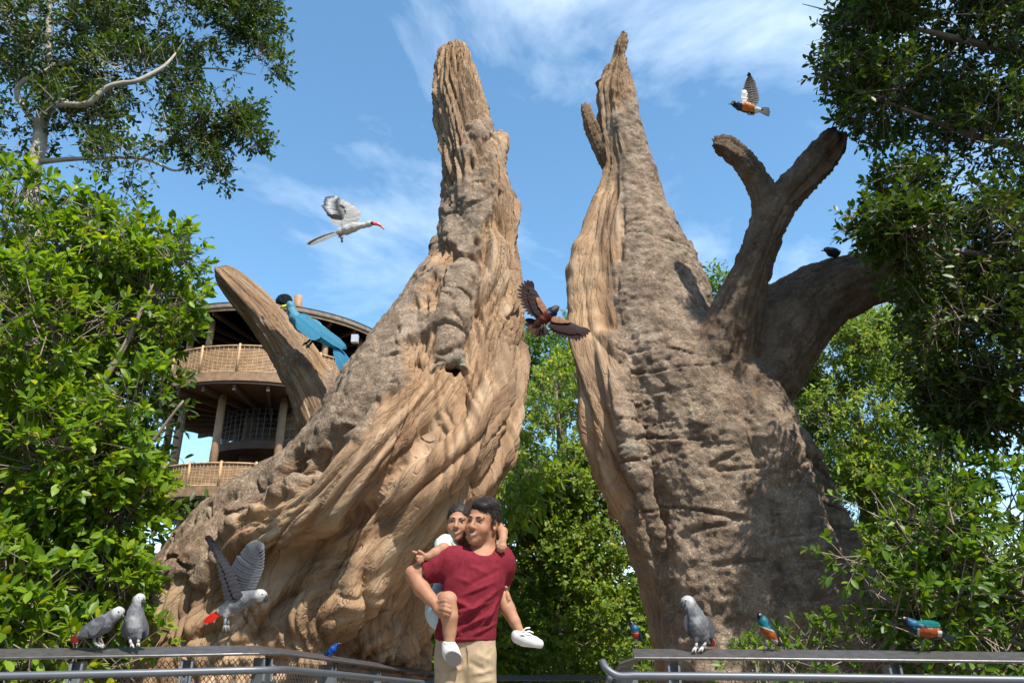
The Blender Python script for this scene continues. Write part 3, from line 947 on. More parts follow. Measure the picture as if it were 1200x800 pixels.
# overhanging tree at the top left
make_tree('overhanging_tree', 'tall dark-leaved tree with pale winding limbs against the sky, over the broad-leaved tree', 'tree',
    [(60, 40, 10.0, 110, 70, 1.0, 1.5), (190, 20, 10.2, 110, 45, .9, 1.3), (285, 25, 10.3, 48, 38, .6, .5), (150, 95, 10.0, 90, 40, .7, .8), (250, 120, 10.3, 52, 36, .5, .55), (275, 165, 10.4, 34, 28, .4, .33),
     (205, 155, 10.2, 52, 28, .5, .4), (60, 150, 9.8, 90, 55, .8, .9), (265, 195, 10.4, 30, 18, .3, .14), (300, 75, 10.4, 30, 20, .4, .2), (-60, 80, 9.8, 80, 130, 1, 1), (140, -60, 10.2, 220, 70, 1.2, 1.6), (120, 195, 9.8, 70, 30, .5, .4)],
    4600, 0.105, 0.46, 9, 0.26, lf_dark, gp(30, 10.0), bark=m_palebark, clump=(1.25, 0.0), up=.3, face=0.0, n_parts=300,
    limbs=[('trunk', stem(36, 10.0, [(38, 420, 10.0, .14), (40, 215, 10.0, .12), (50, 130, 10.0, .10), (60, 85, 10.0, .07), (55, 40, 10.0, .05), (62, -40, 10, .03)], .2)),
           ('limb', limb([(50, 128, 9.9, .055), (65, 122, 9.6, .05), (100, 121, 9.4, .045), (122, 104, 9.4, .042), (140, 99, 9.4, .040), (162, 96, 9.4, .036), (186, 82, 9.5, .03), (200, 70, 9.6, .022), (210, 56, 9.8, .012), (222, 36, 10, .005)])),
           ('limb', limb([(45, 150, 10.0, .05), (20, 110, 9.9, .045), (50, 85, 9.9, .04), (130, 58, 10.1, .03), (165, 40, 10.2, .015)])),
           ('limb', limb([(162, 95, 10.1, .03), (200, 82, 10.3, .02), (250, 80, 10.4, .015), (300, 88, 10.4, .006)])),
           ('limb', limb([(45, 190, 10, .05), (110, 185, 10.1, .03), (170, 188, 10.2, .025), (205, 200, 10.3, .018), (225, 192, 10.3, .012), (262, 212, 10.4, .005)])),
           ('limb', limb([(150, 195, 10.2, .02), (190, 172, 10.2, .018), (240, 155, 10.3, .012), (285, 150, 10.4, .005)]))])
# hedge-like wall of small leaves between the two trunks
make_tree('small_leaved_tree', 'sunlit small-leaved tree seen in the gap between the two giant trunks', 'tree',
    [(655, 500, 12.0, 70, 90, 1.0, 1.5), (640, 620, 11.8, 90, 80, 1.0, 1.5), (700, 640, 11.8, 90, 100, 1.0, 1.5), (600, 690, 11.6, 110, 70, 1.0, 1.3), (690, 750, 11.4, 120, 60, 1.0, 1.2), (540, 750, 11.4, 90, 60, .9, .9), (650, 570, 11.5, 60, 60, .8, .8), (730, 520, 12.1, 50, 100, .8, .9)],
    4700, 0.085, 0.55, 13, 0.30, lf_pale, gp(670, 12.2), face=.75, clump=(1.15, -0.14), shell=.3,
    limbs=[('trunk', stem(665, 12.3, [(665, 700, 12.2, .09), (660, 600, 12.2, .07), (655, 500, 12.1, .04), (650, 440, 12.1, .02)], .12)),
           ('limb', limb([(662, 650, 12.2, .05), (690, 600, 11.9, .03), (715, 560, 11.8, .01)])), ('limb', limb([(662, 690, 12.2, .05), (630, 650, 11.8, .03), (600, 620, 11.7, .01)]))])
make_tree('drooping_leaved_shrub', 'yellow-green shrub with drooping leaves just beside the leaning trunk overhang', 'shrub',
    [(600, 572, 10.0, 38, 22, .35, 1), (625, 555, 10.1, 25, 25, .3, .6), (590, 592, 9.9, 30, 15, .3, .4)],
    75, 0.17, 0.36, 7, 0.25, lf_pale, gp(600, 10.2), clump=(1, -2), droop=0.7, n_parts=300,
    limbs=[('stem', stem(548, 10.3, [(552, 700, 10.3, .022), (566, 630, 10.2, .016), (588, 585, 10.1, .010), (605, 562, 10.0, .005)], .026))])
make_tree('distant_tree', 'hazy loose-crowned tree rising behind the small-leaved tree in the gap', 'tree',
    [(640, 420, 17.0, 42, 34, 1.1, 1), (675, 400, 17.4, 30, 28, .9, .6), (660, 455, 17, 60, 40, 1.2, 1), (842, 342, 18, 24, 18, 1, .3), (860, 370, 18, 40, 40, 1, .5)],
    1500, 0.12, 0.5, 9, 0.40, lf_mid, gp(655, 17.2), clump=(0.8, -0.05), fine_twigs=False,
    limbs=[('trunk', stem(660, 17.3, [(662, 600, 17.3, .16), (658, 480, 17.2, .10), (650, 405, 17.1, .03)], .2))])
# pale feathery tree behind the right trunk
make_tree('feathery_tree', 'pale feathery tree standing behind the upright trunk and its thick limb', 'tree',
    [(1000, 420, 13.5, 75, 50, 1.1, 1.3), (1050, 400, 13.8, 60, 42, 1.0, 1), (985, 500, 13.3, 75, 75, 1.1, 1.5), (1050, 490, 13.6, 60, 60, 1.0, 1.1), (965, 570, 13.2, 65, 70, 1.0, 1.1), (1020, 590, 13.4, 75, 70, 1.0, 1.2), (940, 460, 13.5, 40, 50, .8, .6), (1080, 560, 13.7, 40, 60, .8, .6), (1000, 690, 13, 120, 80, 1.2, 1.4), (1110, 690, 13, 100, 70, 1, 1)],
    4200, 0.118, 0.38, 13, 0.40, lf_pale, gp(1010, 13.6), clump=(1.0, -0.10), face=.6, droop=.25, shell=.3,
    limbs=[('trunk', stem(1030, 13.7, [(1025, 680, 13.7, .13), (1010, 560, 13.6, .10), (1000, 460, 13.6, .06), (1005, 390, 13.6, .02)], .16)),
           ('limb', limb([(1015, 600, 13.6, .06), (975, 520, 13.3, .04), (960, 450, 13.3, .015)])), ('limb', limb([(1008, 520, 13.6, .05), (1045, 450, 13.6, .03), (1070, 400, 13.7, .01)]))])
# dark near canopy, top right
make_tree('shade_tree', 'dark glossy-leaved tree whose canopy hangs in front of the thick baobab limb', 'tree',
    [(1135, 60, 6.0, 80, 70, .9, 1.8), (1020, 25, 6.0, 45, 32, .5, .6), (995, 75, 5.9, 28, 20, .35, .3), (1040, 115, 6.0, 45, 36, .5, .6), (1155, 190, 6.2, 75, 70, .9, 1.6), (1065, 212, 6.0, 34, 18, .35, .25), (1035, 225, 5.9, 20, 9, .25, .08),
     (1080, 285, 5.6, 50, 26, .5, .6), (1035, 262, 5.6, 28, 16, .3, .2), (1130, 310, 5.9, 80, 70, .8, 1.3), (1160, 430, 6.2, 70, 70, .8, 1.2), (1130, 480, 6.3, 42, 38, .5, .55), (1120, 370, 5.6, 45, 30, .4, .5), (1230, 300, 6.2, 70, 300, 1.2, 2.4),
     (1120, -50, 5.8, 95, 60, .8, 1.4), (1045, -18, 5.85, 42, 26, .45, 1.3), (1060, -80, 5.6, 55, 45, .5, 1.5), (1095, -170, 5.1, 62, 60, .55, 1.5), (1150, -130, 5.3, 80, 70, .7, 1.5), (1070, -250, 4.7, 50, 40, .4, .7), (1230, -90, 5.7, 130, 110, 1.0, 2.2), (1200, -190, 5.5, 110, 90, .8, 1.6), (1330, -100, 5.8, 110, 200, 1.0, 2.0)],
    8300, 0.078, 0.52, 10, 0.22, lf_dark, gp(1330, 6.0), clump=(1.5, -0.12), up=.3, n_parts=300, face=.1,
    limbs=[('trunk', stem(1340, 6.2, [(1330, 600, 6.2, .14), (1310, 400, 6.2, .12), (1290, 200, 6.2, .10), (1270, 0, 6.2, .07)], .2)),
           ('limb', limb([(1310, 380, 6.2, .06), (1230, 330, 6.1, .045), (1150, 300, 5.9, .03), (1080, 290, 5.7, .018), (1000, 265, 5.6, .006)])),
           ('limb', limb([(1290, 220, 6.2, .06), (1210, 180, 6.2, .045), (1120, 150, 6.1, .03), (1040, 120, 6.0, .015), (960, 85, 5.9, .005)])),
           ('limb', limb([(1280, 80, 6.2, .06), (1190, 60, 6.1, .045), (1100, 40, 6.0, .03), (1000, 20, 6.0, .012), (940, 5, 6.0, .004)])),
           ('limb', limb([(1310, 450, 6.2, .06), (1220, 440, 6.2, .04), (1140, 460, 6.2, .02), (1090, 480, 6.3, .008)]))])
# sunlit shrub behind the right railing
make_tree('railing_shrub', 'glossy green shrub with bare leaning stems behind the right railing', 'shrub',
    [(1070, 615, 5.7, 52, 30, .4, .9), (1015, 655, 5.6, 22, 10, .2, .10), (1110, 660, 5.8, 65, 42, .5, 1.1), (1160, 620, 6.0, 60, 50, .5, .9), (1095, 700, 5.6, 65, 30, .4, .8), (1170, 700, 5.8, 60, 45, .5, .9), (1050, 748, 5.6, 45, 20, .3, .3), (1150, 760, 5.7, 90, 35, .5, .8), (1100, 560, 6.0, 40, 30, .4, .35), (1190, 560, 6.2, 40, 40, .4, .3)],
    830, 0.085, 0.50, 9, 0.24, lf_mid, gp(1110, 5.9), face=.4, clump=(1.6, -0.12), n_parts=300, whorl=True,
    limbs=[('stem', stem(1230, 5.9, [(1215, 720, 5.9, .03), (1190, 690, 5.9, .025), (1140, 640, 5.9, .018), (1090, 590, 5.95, .012), (1070, 560, 6, .005)], .04)),
           ('stem', limb([(1230, 720, 5.8, .02), (1170, 695, 5.7, .016), (1120, 690, 5.7, .010), (1060, 700, 5.6, .004)])),
           ('stem', limb([(1230, 770, 5.7, .02), (1160, 738, 5.6, .014), (1130, 715, 5.6, .007)])),
           ('stem', stem(1090, 6.0, [(1090, 740, 6.0, .02), (1075, 660, 5.9, .014), (1050, 610, 5.8, .006)], .025))])
make_tree('ground_cover_shrub', 'low leafy plants growing at the foot of the upright trunk', 'shrub',
    [(925, 765, 5.9, 40, 16, .25, .5), (900, 790, 5.8, 60, 14, .25, .6), (1010, 770, 5.9, 70, 25, .3, 1), (955, 750, 6.0, 25, 14, .2, .3)],
    150, 0.07, 0.42, 8, 0.2, lf_mid, gp(940, 6.0), clump=(1, -2), whorl=True)

# far wood closing the view at the horizon
def woodland():
    n = 26000
    x = rng.uniform(-36, 36, n); y = 30 + 5 * rng.random(n) + .006 * x ** 2
    # unseen ring of wood beside and behind the walkway, added to cut sky fill
    m = 22000
    an = np.radians(rng.uniform(62, 298, m)); ra = 16 + 4 * rng.random(m)
    x = np.concatenate([x, np.sin(an) * ra]); y = np.concatenate([y, 2 + np.cos(an) * ra]); n += m
    top = np.where(np.arange(n) < n - m, 3.4, 8.0) + 1.6 * noise3(np.stack([x * .22, y * 0, x * 0], 1), 3) + .8 * noise3(np.stack([x * .9, y * 0, x * 0], 1), 5)
    z = G0 + (top - G0) * rng.random(n) ** .7
    p = np.stack([x, y, z], 1)
    d = unit(rng.normal(size=(n, 3)) + np.array((0, 0, .2))); nv = np.array((0, -.6, .7)) + .6 * rng.normal(size=(n, 3))
    s = unit(np.cross(nv, d)); u = np.cross(d, s); L = .6 * (.6 + .8 * rng.random(n))
    V = LEAF_V * np.array((1, .6, .6))
    v = p[:, None] + L[:, None, None] * (V[None, :, :1] * d[:, None] + V[None, :, 1:2] * s[:, None] + V[None, :, 2:] * u[:, None])
    b0 = (np.arange(n) * len(V))[:, None]
    o = part('woodland', v.reshape(-1, 3), [np.concatenate([b0 + LEAF_Q[0], b0 + LEAF_Q[2]]), np.concatenate([b0 + np.array((6, 3, 2)), b0 + np.array((6, 4, 3))])], lf_mid, None)
    tag(o, 'distant belt of green wood along the horizon, with an unseen ring added round the walkway', 'woodland', kind='stuff')
woodland()
# ------------------------------------------------------------------ pavilion behind the leaning trunk
m_bamboo = plain_mat('bamboo', (0.38, 0.235, 0.12), 0.6, var=0.35, scale=9, bump=0.4, bscale=30)
m_bamboo2 = plain_mat('woven_bamboo', (0.24, 0.14, 0.072), 0.7, var=0.4, scale=5, bump=0.3, bscale=40)
m_timber = plain_mat('dark_timber', (0.085, 0.045, 0.028), 0.7, var=0.3, scale=3, bump=0.3, bscale=20)
m_log = plain_mat('pale_log', (0.27, 0.16, 0.082), 0.65, var=0.25, scale=4, bump=0.4, bscale=18)
m_shingle = plain_mat('roof_shingle', (0.20, 0.155, 0.12), 0.9, var=0.4, scale=7, bump=0.6, bscale=25)
m_steel = plain_mat('mesh_steel', (0.07, 0.07, 0.075), 0.45, metal=0.6, var=0.1)
m_lamp = plain_mat('lamp_housing', (0.4, 0.42, 0.44), 0.3, var=0.05)

YC = 24.0
pc = P(322, 470, YC)
RU = 3.72                                   # radius of the upper deck
def zat(px, py, Y): return P(px, py, Y)[2]
z_roof, z_bt, z_bb = zat(320, 361, YC - RU - .35), zat(300, 404, YC - RU), zat(300, 440, YC - RU)
RL = 3.05; lcx = P(300, 560, YC)[0]
z_lt, z_lb = zat(300, 541, YC - RL), zat(300, 574, YC - RL)
pav = thing('pavilion', 'round tiered timber lookout pavilion with woven bamboo balconies behind the leaning trunk', 'pavilion', (pc[0], YC, G0))

def ring(mb, cx, cy, z0, z1, r0, r1, n=64, a0=0, a1=2 * math.pi, th=0.06):
    """a thin-walled band from (r0,z0) to (r1,z1)"""
    a = np.linspace(a0, a1, n + 1)
    rows = []
    for r, z in ((r0, z0), (r1, z1), (r1 - th, z1), (r0 - th, z0)):
        rows.append(np.stack([cx + r * np.cos(a), cy + r * np.sin(a), np.full(n + 1, z)], 1))
    v = np.vstack(rows); m = n + 1
    q = []
    for k in range(4):
        for j in range(n):
            q.append((k * m + j, k * m + j + 1, ((k + 1) % 4) * m + j + 1, ((k + 1) % 4) * m + j))
    mb.add(v, q)

def disc(mb, cx, cy, z0, z1, r, rin=0.0, n=64):
    a = np.linspace(0, 2 * math.pi, n + 1)
    c, s = np.cos(a), np.sin(a)
    f = lambda rr, z: np.stack([cx + rr * c, cy + rr * s, np.full(n + 1, z)], 1)
    v = np.vstack([f(rin, z0), f(r, z0), f(r, z1), f(rin, z1)]); m = n + 1
    mb.add(v, [(k * m + j, k * m + j + 1, ((k + 1) % 4) * m + j + 1, ((k + 1) % 4) * m + j) for k in range(4) for j in range(n)])

X0 = pc[0]
mb = MB()
rr = RU + 0.35
ring(mb, X0, YC, z_roof + .02, z_roof + .02, rr, 0.30, 72, th=-0.0)
disc(mb, X0, YC, z_roof + 0.06, z_roof + 0.20, rr, 1.2, 96)
a = np.linspace(0, 2 * math.pi, 97); m_ = 97
v = np.vstack([np.stack([X0 + q * np.cos(a), YC + q * np.sin(a), np.full(97, z)], 1) for q, z in ((rr + .02, z_roof + .2), (2.2, z_roof + .62), (0.9, z_roof + .95), (0.05, z_roof + 1.1))])
mb.add(v, [(k * m_ + j, k * m_ + j + 1, (k + 1) * m_ + j + 1, (k + 1) * m_ + j) for k in range(3) for j in range(96)])
roof = mb.build('roof', m_shingle, pav, smooth=False)
mb = MB(); ring(mb, X0, YC, z_roof - .05, z_roof + .055, rr - .03, rr - .02, 96, th=.05); mb.build('fascia', m_log, pav)
for k in range(28):                                     # rafters under the roof
    t = 2 * math.pi * k / 28
    mb = MB(); mb.bar((X0 + .4 * math.cos(t), YC + .4 * math.sin(t), z_roof - .02 + .0), (X0 + (rr - .12) * math.cos(t), YC + (rr - .12) * math.sin(t), z_roof - .06), .07, .12)
    mb.build('rafter', m_timber, pav)
mb = MB(); mb.tube([P(349, 372, YC - 2.9), P(349.5, 347, YC - 2.9)], [.15, .13], 12); mb.build('log_finial', m_log, pav, True)

def columns(cx, R, z0, z1, angles, rad=.13, mat=None):
    for t in angles:
        t = math.radians(t)
        mb = MB(); p0 = np.array((cx + R * math.cos(t), YC + R * math.sin(t), 0.0))
        mb.tube([p0 + (0, 0, z0), p0 + (0, 0, (z0 + z1) / 2), p0 + (0, 0, z1)], [rad, rad * .97, rad * .94], 14)
        mb.build('column', mat or m_log, pav, True)

def balcony(cx, R, zb, zt):
    """deck, lip, and panels of woven bamboo between posts"""
    mb = MB(); disc(mb, cx, YC, zb - .24, zb - .08, R + .03, 0.0, 96); deck = mb.build('deck', m_timber, pav)
    mb = MB(); ring(mb, cx, YC, zb - .16, zb + .10, R + .07, R + .07, 96, th=.05); mb.build('lip', m_bamboo2, deck)
    for k in range(24):
        t = 2 * math.pi * k / 24
        mb = MB(); mb.bar((cx + .3 * math.cos(t), YC + .3 * math.sin(t), zb - .33), (cx + (R - .05) * math.cos(t), YC + (R - .05) * math.sin(t), zb - .33), .09, .17)
        mb.build('joist', m_timber, deck)
    npan = 20
    for k in range(npan):
        a0, a1 = 2 * math.pi * k / npan + .008, 2 * math.pi * (k + 1) / npan - .008
        if math.sin((a0 + a1) / 2) > 0.35: continue            # far side is out of sight
        mb = MB(); ring(mb, cx, YC, zb + .12, zt - .05, R - .02, R - .02, 5, a0, a1, .008)
        pan = mb.build('woven_panel', m_bamboo2, pav)
        mb = MB()
        for zz in np.arange(zb + .14, zt - .04, .045):
            ring(mb, cx, YC, zz, zz + .026, R + .006 + .008 * random.random(), R + .006, 5, a0, a1, .012)
        for t in np.linspace(a0, a1, 9):
            c, s = math.cos(t), math.sin(t)
            mb.bar((cx + (R + .022) * c, YC + (R + .022) * s, zb + .1), (cx + (R + .022) * c, YC + (R + .022) * s, zt - .02), .022, .014, up=(c, s, 0))
        mb.build('bamboo_slats', m_bamboo, pan, kind='stuff')
        for zz, w in ((zt - .03, .05), (zb + .13, .05)):
            mb = MB(); b0 = []
            for t in np.linspace(a0, a1, 6): b0.append((cx + (R + .02) * math.cos(t), YC + (R + .02) * math.sin(t), zz))
            mb.tube(b0, .032, 8); mb.build('rail', m_bamboo, pan, True)
        mb = MB(); c, s = math.cos(a0), math.sin(a0)
        mb.tube([(cx + (R + .03) * c, YC + (R + .03) * s, zb + .02), (cx + (R + .03) * c, YC + (R + .03) * s, zt + .03)], .038, 8); mb.build('post', m_bamboo, pan, True)
    return deck

balcony(X0, RU, z_bb, z_bt)
columns(X0, RU - .22, z_bb - .05, z_roof + .02, (-156, -121, -108, -77, -50, -28, 0, 60, 120, 180), .10)
balcony(lcx, RL, z_lb, z_lt)
columns(lcx, RL - .25, z_lb - .05, z_bb - .24, (-155, -128, -97, -60, -35, 0, 90, 180), .12, m_log)
# middle landing with steel mesh rail and a banded core
zm = zat(335, 522, YC - 1.2)
mb = MB(); disc(mb, X0 + .35, YC, zm - .3, zm - .05, 2.1, 0, 64); mb.build('landing', m_timber, pav)
mb = MB()
for zz in np.linspace(zm, zm + .95, 7):
    ring(mb, X0 + .35, YC, zz, zz + .012, 2.05, 2.05, 40, th=.012)
for t in np.linspace(-math.pi, 0, 34):
    c, s = math.cos(t), math.sin(t)
    mb.bar((X0 + .35 + 2.05 * c, YC + 2.05 * s, zm - .05), (X0 + .35 + 2.05 * c, YC + 2.05 * s, zm + .97), .02, .02, up=(c, s, 0))
mb.build('landing_rail', m_steel, pav)
mb = MB(); p0 = P(350, 500, YC - 1.0); mb.tube([(p0[0], p0[1], zm - .05), (p0[0], p0[1], zm + .7), (p0[0], p0[1], z_bb - .3)], .42, 20)
core = mb.build('core_column', m_log, pav, True)
for zz in np.linspace(zm + .1, zm + 1.5, 5):
    mb = MB(); ring(mb, p0[0], p0[1], zz, zz + .07, .445, .445, 24, th=.03); mb.build('band', m_bamboo, core)
mb = MB(); disc(mb, lcx, YC, z_lb - 1.6, z_lb - .3, RL - .9, 0, 48); mb.build('lower_drum', m_timber, pav)
columns(lcx, RL - 1.3, G0, z_lb - 1.6, (-150, -110, -70, -30, 30, 150), .22, m_timber)
columns(lcx, .9, z_lb - .1, z_roof, (-90, 30, 150), .3, m_timber)
mb = MB(); q0 = P(416, 397, YC - RU + .3); mb.box(q0, (.10, .08, .12)); mb.build('floodlight', m_lamp, pav)

# ------------------------------------------------------------------ railings
m_rail = plain_mat('rail_bronze_metal', (0.085, 0.080, 0.080), 0.38, metal=0.35, var=0.32, scale=22, bump=0.05, bscale=90)
m_post = plain_mat('post_grey_paint', (0.15, 0.165, 0.18), 0.42, metal=0.2, var=0.08, scale=20)
m_tube = plain_mat('handrail_steel', (0.105, 0.115, 0.13), 0.45, metal=0.4, var=0.06, scale=20)
m_wire = plain_mat('wire_net', (0.22, 0.19, 0.165), 0.45, metal=0.5, var=0.1)

def railing(label, pts, inner, post_at, tilt=0.30, net=True, tube_end=None, net_from=0):
    """pts: world points along the top rail; inner: +1/-1 side on which the walkway lies"""
    pts = np.asarray(pts, float)
    base = pts.mean(0).copy(); base[2] = float(ramp(base[1])) - 0.0
    root = thing('railing', label, 'railing', base, 'railings along the walkway')
    P2 = pts
    d = np.gradient(P2, axis=0); d[:, 2] = 0; d = unit(d)
    side = inner * np.stack([d[:, 1], -d[:, 0], np.zeros(len(d))], 1)         # towards the walkway
    w, h = 0.15, 0.014
    up = np.array((0, 0, 1.0))
    across = unit(side * math.cos(tilt) - up * math.sin(tilt)); nn = unit(up * math.cos(tilt) + side * math.sin(tilt))
    bev = 0.003
    prof = [(-w / 2, -h), (-w / 2, -bev), (-w / 2 + bev, 0), (w / 2 - bev, 0), (w / 2, -bev), (w / 2, -h)]
    v = np.vstack([P2 + a_ * across + b_ * nn for a_, b_ in prof]); m = len(P2); k = len(prof)
    q = [(i * m + j, i * m + j + 1, ((i + 1) % k) * m + j + 1, ((i + 1) % k) * m + j) for i in range(k) for j in range(m - 1)]
    caps = [np.array([[i * m for i in range(k)]]), np.array([[i * m + m - 1 for i in range(k)][::-1]])]
    part('top_rail', v, [np.array(q)] + caps, m_rail, root, smooth=False)
    # round handrail on brackets
    hp = P2 + side * 0.13 - up * 0.115
    if tube_end is not None:
        e = hp[tube_end]; o = d[tube_end] * (-1 if tube_end == 0 else 1)
        ext = np.array([e + o * 0.10, e + o * 0.16 + up * 0.035 - side[tube_end] * .02, e + o * 0.18 + up * .07 - side[tube_end] * .06])
        hp = np.vstack([ext[::-1], hp]) if tube_end == 0 else np.vstack([hp, ext])
    mb = MB(); mb.tube(cat_rom(hp, 5), 0.021, 12); hr = mb.build('handrail', m_tube, root, True)
    s = np.concatenate([[0], np.cumsum(np.linalg.norm(np.diff(P2, axis=0), axis=1))])
    at = lambda arr, t: np.array([np.interp(t, s, arr[:, c]) for c in range(3)])
    for t in post_at:
        p0, sd, dd = at(P2, t), unit(at(side, t)), unit(at(d, t))
        bot = p0.copy(); bot[2] = float(ramp(p0[1])) + .0
        mb = MB()
        H = p0[2] - .045 - bot[2]
        # tapered plate: wide along the rail's depth at the foot, narrow at the top
        for o in (-0.028, 0.028):
            c0 = p0 + dd * o - up * .05
            vv = []
            for (zz, a_, b_) in ((0, -.05, .05), (-H * .5, -.075, .10), (-H, -.075, .15)):
                for e_ in (-.006, .006):
                    for x_ in (a_, b_):
                        vv.append(c0 + up * zz + sd * x_ + dd * e_)
            qs = []
            for l in (0, 4):
                qs += [(l, l + 1, l + 5, l + 4), (l + 2, l + 6, l + 7, l + 3), (l, l + 4, l + 6, l + 2), (l + 1, l + 3, l + 7, l + 5)]
            qs += [(0, 2, 3, 1), (8, 9, 11, 10)]
            mb.add(vv, qs)
        mb.box(p0 - up * (.05 + H * .5) - sd * .015, (.022, .02, H / 2 - .004), (dd, sd, up))
        po = mb.build('post', m_post, root)
        mb = MB(); hz = p0 + sd * .13 - up * .115
        mb.tube([hz - up * .018, hz - up * .075, hz - up * .085 - sd * .09], .007, 6); mb.build('bracket', m_tube, po, True)
    if net:
        # diamond wire net hung below the top rail
        mb = MB(); L = s[-1]; top, low = -0.055, -0.90; cell = 0.034
        off = -side * 0.02
        n = int((L + 1) / cell)
        for sg in (1, -1):
            for i in range(-30, n):
                t0 = i * cell; dt = (top - low) * 0.8
                ta, tb = (t0, t0 + dt) if sg > 0 else (t0 + dt, t0)
                # clip to the rail's run
                za, zb = top, low
                def cl(t, tt0, tt1, z0, z1): return z0 + (z1 - z0) * (t - tt0) / (tt1 - tt0)
                A, B = (ta, za), (tb, zb)
                lo, hi = (A, B) if A[0] < B[0] else (B, A)
                x0, x1 = max(lo[0], net_from), min(hi[0], L)
                if x1 - x0 < .02: continue
                z0, z1 = cl(x0, lo[0], hi[0], lo[1], hi[1]), cl(x1, lo[0], hi[0], lo[1], hi[1])
                ks = np.concatenate([[x0], s[(s > x0) & (s < x1)], [x1]])
                line = np.array([at(P2, t) + at(off, t) + up * cl(t, x0, x1, z0, z1) for t in ks])
                mb.tube(line, 0.0027, 3, caps=False)
        mb.build('wire_net', m_wire, root, False, kind='stuff')
    return root

def dense(pts, n=6): return cat_rom(pts, n)
RZ = P(310, 760, 5.0)[2]
Lp = [P(-130, 766, 4.35), P(0, 764.5, 4.5), P(110, 763, 4.63), P(215, 761.5, 4.78), P(300, 760, 4.93), P(330, 762, 5.15), P(385, 769.5, 5.75), P(450, 779, 6.9), P(510, 787, 8.2)]
left_rail = dense(Lp, 4)
sl = np.concatenate([[0], np.cumsum(np.linalg.norm(np.diff(left_rail, axis=0), axis=1))])
def s_at(px):
    x, _, _ = proj(left_rail); return float(np.interp(px, x, sl))
railing('bronze-topped railing under the two perched parrots, curving along the leaning trunk', left_rail, 1, [s_at(x) for x in (-60, 95, 222, 310, 385, 438, 475, 503)], net_from=s_at(138))
Rp = np.array([P(742, 764.5, 4.62), P(860, 765, 4.57), P(1020, 766.5, 4.50), P(1200, 768.5, 4.42), P(1330, 770, 4.38)])
railing('bronze-topped railing under the perched parrot and starlings, before the upright trunk', dense(Rp, 4), 1, [0.22, 1.42, 2.6], net=False, tube_end=0)
Fp = [P(738, 771, 5.1), P(728, 784, 6.8), P(722, 791, 8.6), P(700, 793, 9.2), P(640, 793, 9.4), P(560, 793, 9.5), P(520, 792, 9.5)]
railing('far low railing crossing the gap behind the man', dense(np.array(Fp), 4), -1, [0.25, 1.6, 3.2, 4.2, 5.0], net=False)
# ------------------------------------------------------------------ people
m_skin = attr_mat('skin', 0.58, sss=0.10, spec=0.25, var=0.10, scale=30, bump=0.2, bscale=220)
m_hair = attr_mat('hair', 0.55, spec=0.25, var=0.35, scale=60, bump=0.9, bscale=90, stretch=(1, 1, .35))
m_eye = attr_mat('eye', 0.12, spec=0.6, var=0.02)
m_shirt = plain_mat('maroon_jersey', (0.165, 0.017, 0.027), 0.9, var=0.20, scale=55, bump=0.5, bscale=380, spec=0.1)
m_chino = plain_mat('beige_chino', (0.36, 0.27, 0.175), 0.9, var=0.14, scale=40, bump=0.4, bscale=340, spec=0.1)
m_dress = attr_mat('dress_cotton', 0.85, spec=0.2, var=0.06, scale=20, bump=0.2, bscale=200)
m_shoe = attr_mat('canvas_shoe', 0.7, spec=0.3, var=0.05, scale=40, bump=0.15, bscale=200)
m_leather = plain_mat('brown_leather', (0.09, 0.05, 0.03), 0.45, var=0.15, scale=20)

def rotm(yaw, pitch, roll):
    y, p, r = (math.radians(q) for q in (yaw, pitch, roll))
    Rz = np.array([[math.cos(y), -math.sin(y), 0], [math.sin(y), math.cos(y), 0], [0, 0, 1]])
    Rx = np.array([[1, 0, 0], [0, math.cos(p), -math.sin(p)], [0, math.sin(p), math.cos(p)]])
    Ry = np.array([[math.cos(r), 0, math.sin(r)], [0, 1, 0], [-math.sin(r), 0, math.cos(r)]])
    return Ry @ Rx @ Rz

class Fig:
    """picture-measured figure: x, y and radius in survey pixels, z in pixels towards the camera"""
    def __init__(self, Y): self.Y = Y
    def p(self, x, y, z=0):
        s = mpp(y, self.Y)
        return P(x, y, self.Y - z * s)
    def s(self, y): return mpp(y, self.Y)
    def chain(self, S, rows, k=0.012, sub=False):
        rows = [(r + (0,))[:4] if len(r) == 3 else r for r in rows]          # (x, y, r, z)
        S.chain([self.p(x, y, z) for (x, y, r, z) in rows], [r * self.s(y) for (x, y, r, z) in rows], k, sub)

def head_prims(S, c, R, sc, child=False):
    W = lambda q: c + (R @ np.array(q, float)) * sc
    E = lambda q, r, k=.012, sub=False: S.ell(W(q), np.array(r) * sc, R.T, k * sc, sub)
    C = lambda a, b, ra, rb, k=.008, sub=False: S.cap(W(a), W(b), ra * sc, rb * sc, k * sc, sub)
    E((0, .018, .036), (.075, .094, .083), .02)
    jw = .9 if child else 1.0
    E((0, -.028, -.025), (.060, .064, .082), .022)
    E((0, -.040, -.078), (.045 * jw, .046, .036), .022)
    E((0, -.070, -.100), (.022, .018, .018), .018)
    for s in (-1, 1):
        E((s * .036, -.056, -.036), (.026, .026, .026), .02)
        E((s * .077, .012, -.006), (.009, .019, .032), .006)
        E((s * .078, .002, .0), (.006, .010, .018), .005, True)
        E((s * .030, -.096, .002), (.018, .014, .010), .012, True)
        E((s * .012, -.101, -.034), (.009, .010, .008), .006)
        E((s * .030, -.101, -.070), (.010, .006, .010), .01, True)
    C((-.036, -.080, .020), (.036, -.080, .020), .010, .010, .015)
    C((0, -.086, .012), (0, -.110, -.030), .008, .012, .010)
    a, b, d = (-.026, -.086, -.056), (0, -.0965, -.066), (.026, -.086, -.056)
    C(a, b, .004, .006, .006); C(b, d, .006, .004, .006)
    a, b, d = (-.022, -.085, -.066), (0, -.094, -.079), (.022, -.085, -.066)
    C(a, b, .004, .0065, .006); C(b, d, .0065, .004, .006)

